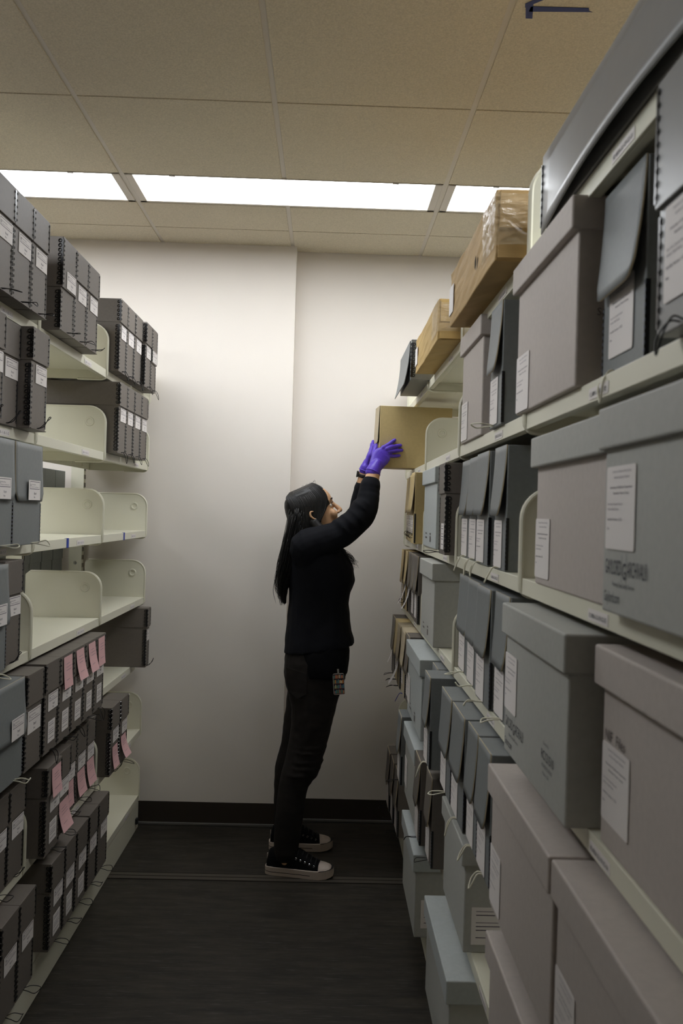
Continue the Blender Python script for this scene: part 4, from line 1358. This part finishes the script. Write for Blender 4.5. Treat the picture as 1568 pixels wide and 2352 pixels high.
# ---- shoes
def shoe(loc, rot):
    e = bpy.data.objects.new('shoe', None); COL.objects.link(e)
    e.parent = PER; e.location = Vector(loc) - PLOC; e.rotation_euler = (0, 0, rot)
    hw = [(0.000, 0.014), (0.008, 0.026), (0.030, 0.034), (0.080, 0.036), (0.140, 0.039), (0.190, 0.045), (0.225, 0.046), (0.255, 0.040), (0.272, 0.028), (0.281, 0.012)]
    def outline(k, x0=0, x1=1):
        q = [(x, w_ * k) for x, w_ in hw if x0 <= x <= x1]
        return [(x, -w_) for x, w_ in q] + [(x, w_) for x, w_ in reversed(q)]
    def slab(bm, o_, z0, z1, mi=0):
        spring = lambda x: 0.010 * max(0, (x - 0.22) / 0.06) ** 2
        a = [bm.verts.new((x, y, z0 + spring(x))) for x, y in o_]; b = [bm.verts.new((x, y, z1 + spring(x) * 0.6)) for x, y in o_]
        bm.faces.new(list(reversed(a))).material_index = mi; bm.faces.new(b).material_index = mi
        n_ = len(o_)
        for i in range(n_):
            bm.faces.new((a[i], a[(i + 1) % n_], b[(i + 1) % n_], b[i])).material_index = mi
    bm = bmesh.new(); slab(bm, outline(1.0), 0.0, 0.036); add('sole', bm, 'rubber', e, bevel=0.003)
    bm = bmesh.new(); slab(bm, outline(1.012, 0, 0.192), 0.0150, 0.0172); slab(bm, outline(1.008, 0.2, 1), 0.0338, 0.0362); add('sole_stripe', bm, 'cordb', e)
    prof = [(0.006, 0.060), (0.016, 0.098), (0.040, 0.112), (0.062, 0.104), (0.085, 0.090), (0.108, 0.096), (0.130, 0.108), (0.150, 0.100), (0.175, 0.083), (0.200, 0.066), (0.222, 0.055), (0.245, 0.051), (0.262, 0.046), (0.274, 0.038)]
    def upper(bm, x0, x1, k, dz):
        rows = []
        for x, zt in prof:
            if not (x0 - 1e-6 <= x <= x1 + 1e-6):
                continue
            w_ = 0
            for (xa, wa), (xb, wb) in zip(hw, hw[1:]):
                if xa <= x <= xb:
                    w_ = wa + (wb - wa) * (x - xa) / (xb - xa)
            w_ *= k
            row = []
            for j in range(13):
                a_ = PI * j / 12
                row.append(bm.verts.new((x, -w_ * math.copysign(abs(math.cos(a_)) ** 0.7, math.cos(a_)), 0.030 + (zt + dz - 0.030) * math.sin(a_) ** 0.75)))
            rows.append(row)
        for a, b in zip(rows, rows[1:]):
            for j in range(12):
                bm.faces.new((a[j], a[j + 1], b[j + 1], b[j]))
        bm.faces.new(list(reversed(rows[0]))); bm.faces.new(rows[-1])
    bm = bmesh.new(); upper(bm, 0, 0.224, 0.95, 0); add('canvas_upper', bm, 'canvas', e, smooth=True)
    bm = bmesh.new(); upper(bm, 0.222, 0.28, 0.965, 0.0015); add('toe_cap', bm, 'rubber', e, smooth=True)
    bm = bmesh.new()
    for k in range(6):
        x = 0.112 + 0.0185 * k
        z = 0.083 - 0.0060 * k
        for s in (1, -1):
            ring(bm, (x, s * (0.0335 + 0.0012 * k), z), 1, 0.0034, 0.0011, 10, 5)
    ey = add('eyelets', bm, 'steel', e); ey['kind'] = 'stuff'
    bm = bmesh.new()
    for k in range(6):
        x = 0.114 + 0.0185 * k
        zt = 0.108 - 0.0085 * k
        tube(bm, catmull([(x, -0.033, 0.080 - 0.006 * k), (x + 0.003, -0.020, zt), (x + 0.004, 0, zt + 0.004), (x + 0.003, 0.020, zt), (x, 0.033, 0.080 - 0.006 * k)], 4), 0.0023, 6)
    add('laces', bm, 'cordb', e, smooth=True)
    bm = bmesh.new(); bx(bm, 0.0045, 0.0085, -0.004, 0.004, 0.040, 0.080); add('heel_tab', bm, 'rubber', e, bevel=0.001)
    return e

shoe((-0.208, 3.592, 0.0), math.radians(-8))
shoe((-0.212, 3.848, 0.0), math.radians(2))

# ---- gloves
for fing, palm, pr, ref, cuffs in ((R_FING, R_PALM, R_PR, R_REF, [(0.190, 3.6475, 1.6585), (0.194, 3.650, 1.668)]), (L_FING, L_PALM, L_PR, L_REF, [(0.1645, 3.780, 1.672), (0.168, 3.778, 1.684)])):
    bm = bmesh.new()
    hand(bm, fing, palm, pr, ref, 0.0)
    c0, c1 = Vector(cuffs[0]), Vector(cuffs[1])
    T(bm, [tuple(c0), tuple(c1), palm[1]], [0.0325, 0.0305, 0.024] if fing is R_FING else [0.028, 0.027, 0.021], seg=18)
    g = fuse('glove', bm, 0.0022, 2, 'glove')
    bm = bmesh.new()
    d_ = (c1 - c0).normalized()
    rr_c = 0.0318 if fing is R_FING else 0.0275
    u_ = d_.cross(Vector((0, 1, 0))).normalized(); v_ = d_.cross(u_)
    pts = [c0 - d_ * 0.002 + (u_ * math.cos(q) + v_ * math.sin(q)) * rr_c for q in [2 * PI * i / 24 for i in range(25)]]
    tube(bm, pts, 0.0022, 6, cap=False)
    add('rolled_cuff', bm, 'glove', g, tuple(-PLOC), smooth=True)

# ---- watch on the other wrist
bm = bmesh.new()
wc = Vector((0.1605, 3.788, 1.650)); wd = Vector((0.12, -0.25, 0.8)).normalized()
u_ = wd.cross(Vector((0, 1, 0))).normalized(); v_ = wd.cross(u_)
tube(bm, [wc + (u_ * math.cos(q) + v_ * math.sin(q)) * 0.0285 for q in [2 * PI * i / 24 for i in range(25)]], [(0.0085, 0.002)] * 25, 8, ref=wd, cap=False)
wt = add('wristwatch', bm, 'watch', PER, tuple(-PLOC), smooth=True)
bm = bmesh.new(); bx(bm, -0.004, 0.004, -0.013, 0.013, -0.014, 0.014)
add('watch_case', bm, 'watch', wt, (wc.x - 0.031, wc.y - 0.004, wc.z + 0.004), bevel=0.003, rot=(0, math.radians(8), 0))

# ---- hair: one mass with separate loose locks
bm = bmesh.new()
hair_rows = [(0.126, -0.040, 0.028, 0.030), (0.117, -0.068, 0.064, 0.058), (0.098, -0.090, 0.080, 0.076), (0.075, -0.101, 0.087, 0.083), (0.050, -0.106, 0.092, 0.085), (0.030, -0.108, 0.095, 0.086), (0.014, -0.108, 0.090, 0.087),
             (0.000, -0.107, 0.074, 0.088), (-0.020, -0.106, 0.054, 0.088), (-0.045, -0.103, 0.034, 0.085), (-0.075, -0.100, 0.012, 0.080), (-0.105, -0.098, -0.010, 0.072), (-0.130, -0.100, -0.030, 0.062)]
loft(bm, [(z, b, f, w_, 0.0) for z, b, f, w_ in hair_rows], 28, 0.78, tf=HEAD)
T(bm, [(-0.100, 3.715, 1.50), (-0.122, 3.712, 1.42), (-0.140, 3.706, 1.36), (-0.158, 3.700, 1.29), (-0.170, 3.696, 1.21), (-0.174, 3.694, 1.145), (-0.166, 3.692, 1.10)],
  [(0.055, 0.085), (0.046, 0.088), (0.038, 0.086), (0.030, 0.080), (0.026, 0.066), (0.020, 0.046), (0.008, 0.022)], ref=(1, 0, 0), seg=20)
T(bm, [(-0.050, 3.632, 1.440), (-0.015, 3.625, 1.400), (0.030, 3.640, 1.350), (0.070, 3.660, 1.312), (0.095, 3.665, 1.282), (0.108, 3.665, 1.260)], [0.022, 0.024, 0.022, 0.017, 0.010, 0.003], seg=12)
hair = fuse('hair', bm, 0.0045, 3, 'hair', disp=[(0.05, 0.004)])
rh = random.Random(21)
bm = bmesh.new()
for i in range(420):                                     # strands down the back
    y = 3.70 + rh.uniform(-0.085, 0.075)
    out = rh.uniform(0.0, 1.0) ** 3 * 0.030
    zt = rh.uniform(1.30, 1.50)
    ze = rh.uniform(1.085, 1.24)
    near = rh.random() < 0.55                             # on the side towards the aisle, else on the outer surface
    dx = rh.uniform(-0.028, 0.028)
    yk = (3.70 - rh.uniform(0.070, 0.090)) if near else y
    p0 = Vector((-0.118 - 0.16 * max(0, 1.45 - zt) + (dx if near else -0.036), yk, zt))
    zm = zt * 0.6 + ze * 0.4
    p1 = Vector((-0.118 - 0.17 * max(0, 1.45 - zm) + (dx if near else -0.032) - out * 0.5, yk + rh.uniform(-0.006, 0.006), zm))
    zn = zt * 0.25 + ze * 0.75
    p2 = Vector((-0.118 - 0.175 * max(0, 1.45 - zn) + (dx if near else -0.026) * 0.8 - out, 3.697 + (yk - 3.697) * 0.8 + rh.uniform(-0.008, 0.008), zn))
    p3 = Vector((-0.168 + dx * 0.4 - out * rh.uniform(0.4, 1.1), 3.694 + (yk - 3.694) * 0.5 + rh.uniform(-0.01, 0.01), ze))
    tube(bm, catmull([p0, p1, p2, p3], 5), [0.0013 - 0.0010 * k / 15 for k in range(16)], 4, cap=False)
for i in range(520):                                     # strands from the crown over the side of the head
    a_ = rh.uniform(0.0, 1.0)
    s = -1 if rh.random() < 0.8 else 1
    xs = -0.085 + 0.160 * a_
    hwx = lambda f, hw: hw * max(0.0, 1 - abs((f + 0.008) / 0.103) ** 2.6) ** (1 / 2.6)
    lift = rh.uniform(0.0005, 0.0030)
    x1, x2, x3, x4 = xs * 0.9, xs + 0.010, xs + 0.004 * rh.uniform(-1, 1), xs * 0.72 - 0.018
    x5 = xs * 0.42 - 0.045
    p = [(xs * 0.66, s * 0.012, 0.124 + lift), (x1, s * (hwx(x1, 0.062) + lift), 0.108), (x2, s * (hwx(min(x2, 0.088), 0.084) + lift), 0.064), (x3, s * (hwx(min(x3, 0.088), 0.088) + lift), 0.020),
         (x4, s * (0.0885 + lift - 0.3 * max(0, abs(x4 + 0.03) - 0.06)), -0.022), (x5, s * (0.084 + lift), -0.064), (x5 * 0.7 - 0.035, s * (0.072 + lift), -0.112)]
    tube(bm, catmull([HEAD @ Vector(q) for q in p], 4), [0.0016 - 0.0008 * abs(k - 12) / 12 for k in range(25)], 4, cap=False)
for i in range(60):                                      # loose front lock
    j = lambda k: rh.uniform(-k, k)
    p = [(0.030 + j(0.012), 3.625 + j(0.01), 1.352 + j(0.012)), (0.070 + j(0.012), 3.640 + j(0.012), 1.320 + j(0.014)), (0.102 + j(0.016), 3.650 + j(0.012), 1.290 + j(0.016)), (0.124 + j(0.020), 3.655 + j(0.015), 1.266 + j(0.022))]
    tube(bm, catmull(p, 5), [0.0013 - 0.0010 * k / 15 for k in range(16)], 4, cap=False)
for i in range(16):                                      # flyaways at the crown
    a_ = rh.uniform(0.0, 0.07)
    p = [(a_, rh.uniform(-0.03, 0.03), 0.118), (a_ + rh.uniform(-0.008, 0.008), rh.uniform(-0.03, 0.03), 0.127), (a_ + rh.uniform(0.0, 0.014), rh.uniform(-0.03, 0.03), 0.128 + rh.uniform(0, 0.006))]
    tube(bm, catmull([HEAD @ Vector(q) for q in p], 4), 0.0004, 4, cap=False)
st = add('loose_strands', bm, 'hair', hair, None, smooth=True)
st.data.transform(Matrix.Translation(-PLOC))
st['kind'] = 'stuff'
bm = bmesh.new()                                          # rim of the ear showing through the hair, with a stud
tube(bm, catmull([HEAD @ Vector(q) for q in ((0.008, -0.090, 0.012), (-0.004, -0.0955, 0.014), (-0.010, -0.0965, 0.000), (-0.004, -0.0955, -0.014), (0.004, -0.093, -0.020))], 5), [0.002 + 0.0024 * math.sin(PI * k / 20) for k in range(21)], 8)
add('ear', bm, 'skin', PER, tuple(-PLOC), smooth=True)
bm = bmesh.new(); ball(bm, (0.006, -0.096, -0.022), (0.0018,) * 3, HEAD, 8); add('earring', bm, 'steel', PER, tuple(-PLOC), smooth=True)

# ------------------------------------------------------------------ badge hanging at her hip, printed with rows of coloured books
BADGE = thing('badge', 'small card badge printed with rows of coloured books hanging at the hip', 'badge', (0.0735, 3.542, 0.746), 0)
BADGE.rotation_euler = (0, math.radians(-5), 0)
bm = bmesh.new()
r = 0.006
poly = arc(0.023 - r, 0.086 - r, r, 0, 90, 4) + arc(-0.023 + r, 0.086 - r, r, 90, 180, 4) + arc(-0.023 + r, r, r, 180, 270, 4) + arc(0.023 - r, r, r, 270, 360, 4)
prism(bm, poly, 0.0, 0.003)
add('card', bm, mat('card_edge', (172, 166, 158), 0.3, 0.5), BADGE)
bm = bmesh.new()
rb_ = random.Random(4)
for row in range(4):
    z0 = 0.004 + row * 0.0205
    bx(bm, -0.0205, 0.0215, -0.0006, 0.0, z0 - 0.0012, z0 + 0.0012, 6)
    x = -0.0195
    while x < 0.0195:
        w_ = rb_.uniform(0.0022, 0.0052)
        h_ = rb_.uniform(0.0105, 0.0160)
        bx(bm, x, min(x + w_ - 0.0005, 0.0205), -0.0007, 0.0, z0 + 0.0012, z0 + 0.0012 + h_, rb_.randint(0, 5))
        x += w_
bx(bm, -0.0208, 0.0218, -0.0003, 0.0, 0.0025, 0.0835, 7)
add('book_pattern', bm, [mat('book_%s' % n_, c, 0.5) for n_, c in (('teal', (84, 140, 148)), ('orange', (206, 128, 62)), ('green', (104, 128, 92)), ('rose', (186, 110, 102)), ('sand', (206, 190, 150)), ('blue', (70, 100, 150)), ('wood', (92, 40, 34)), ('navy', (20, 20, 40)))], BADGE)
bm = bmesh.new(); bx(bm, -0.004, 0.004, -0.001, 0.004, 0.084, 0.105); add('clip', bm, 'steel', BADGE, bevel=0.001)

# ------------------------------------------------------------------ camera
cam = bpy.data.cameras.new('camera')
co = bpy.data.objects.new('camera', cam)
COL.objects.link(co)
yaw, pitch, roll, FPX = 0.0172462, 0.0006472, 0.0281781, 2004.76
fw = Vector((math.sin(yaw) * math.cos(pitch), math.cos(yaw) * math.cos(pitch), math.sin(pitch)))
rt = Vector((math.cos(yaw), -math.sin(yaw), 0))
up = rt.cross(fw)
r2 = rt * math.cos(roll) + up * math.sin(roll)
u2 = up * math.cos(roll) - rt * math.sin(roll)
mw = Matrix((( r2.x, u2.x, -fw.x, 0), (r2.y, u2.y, -fw.y, 0), (r2.z, u2.z, -fw.z, 1.485), (0, 0, 0, 1)))
co.matrix_world = mw
cam.sensor_fit = 'VERTICAL'
cam.sensor_height = 36
cam.sensor_width = 24
cam.lens = FPX * 36 / 2352
cam.clip_start = 0.02
cam.dof.use_dof = True
cam.dof.focus_distance = 3.3
cam.dof.aperture_fstop = 7.0
SC.camera = co

# ------------------------------------------------------------------ world and view
w = bpy.data.worlds.new('world')
SC.world = w
w.use_nodes = True
w.node_tree.nodes['Background'].inputs[0].default_value = (0.5, 0.48, 0.45, 1)
w.node_tree.nodes['Background'].inputs[1].default_value = 0.02
SC.view_settings.view_transform = 'Standard'
SC.view_settings.look = 'None'
SC.view_settings.gamma = 1
SC.view_settings.exposure = 0.0
SC.cycles.max_bounces = 8
SC.cycles.diffuse_bounces = 5
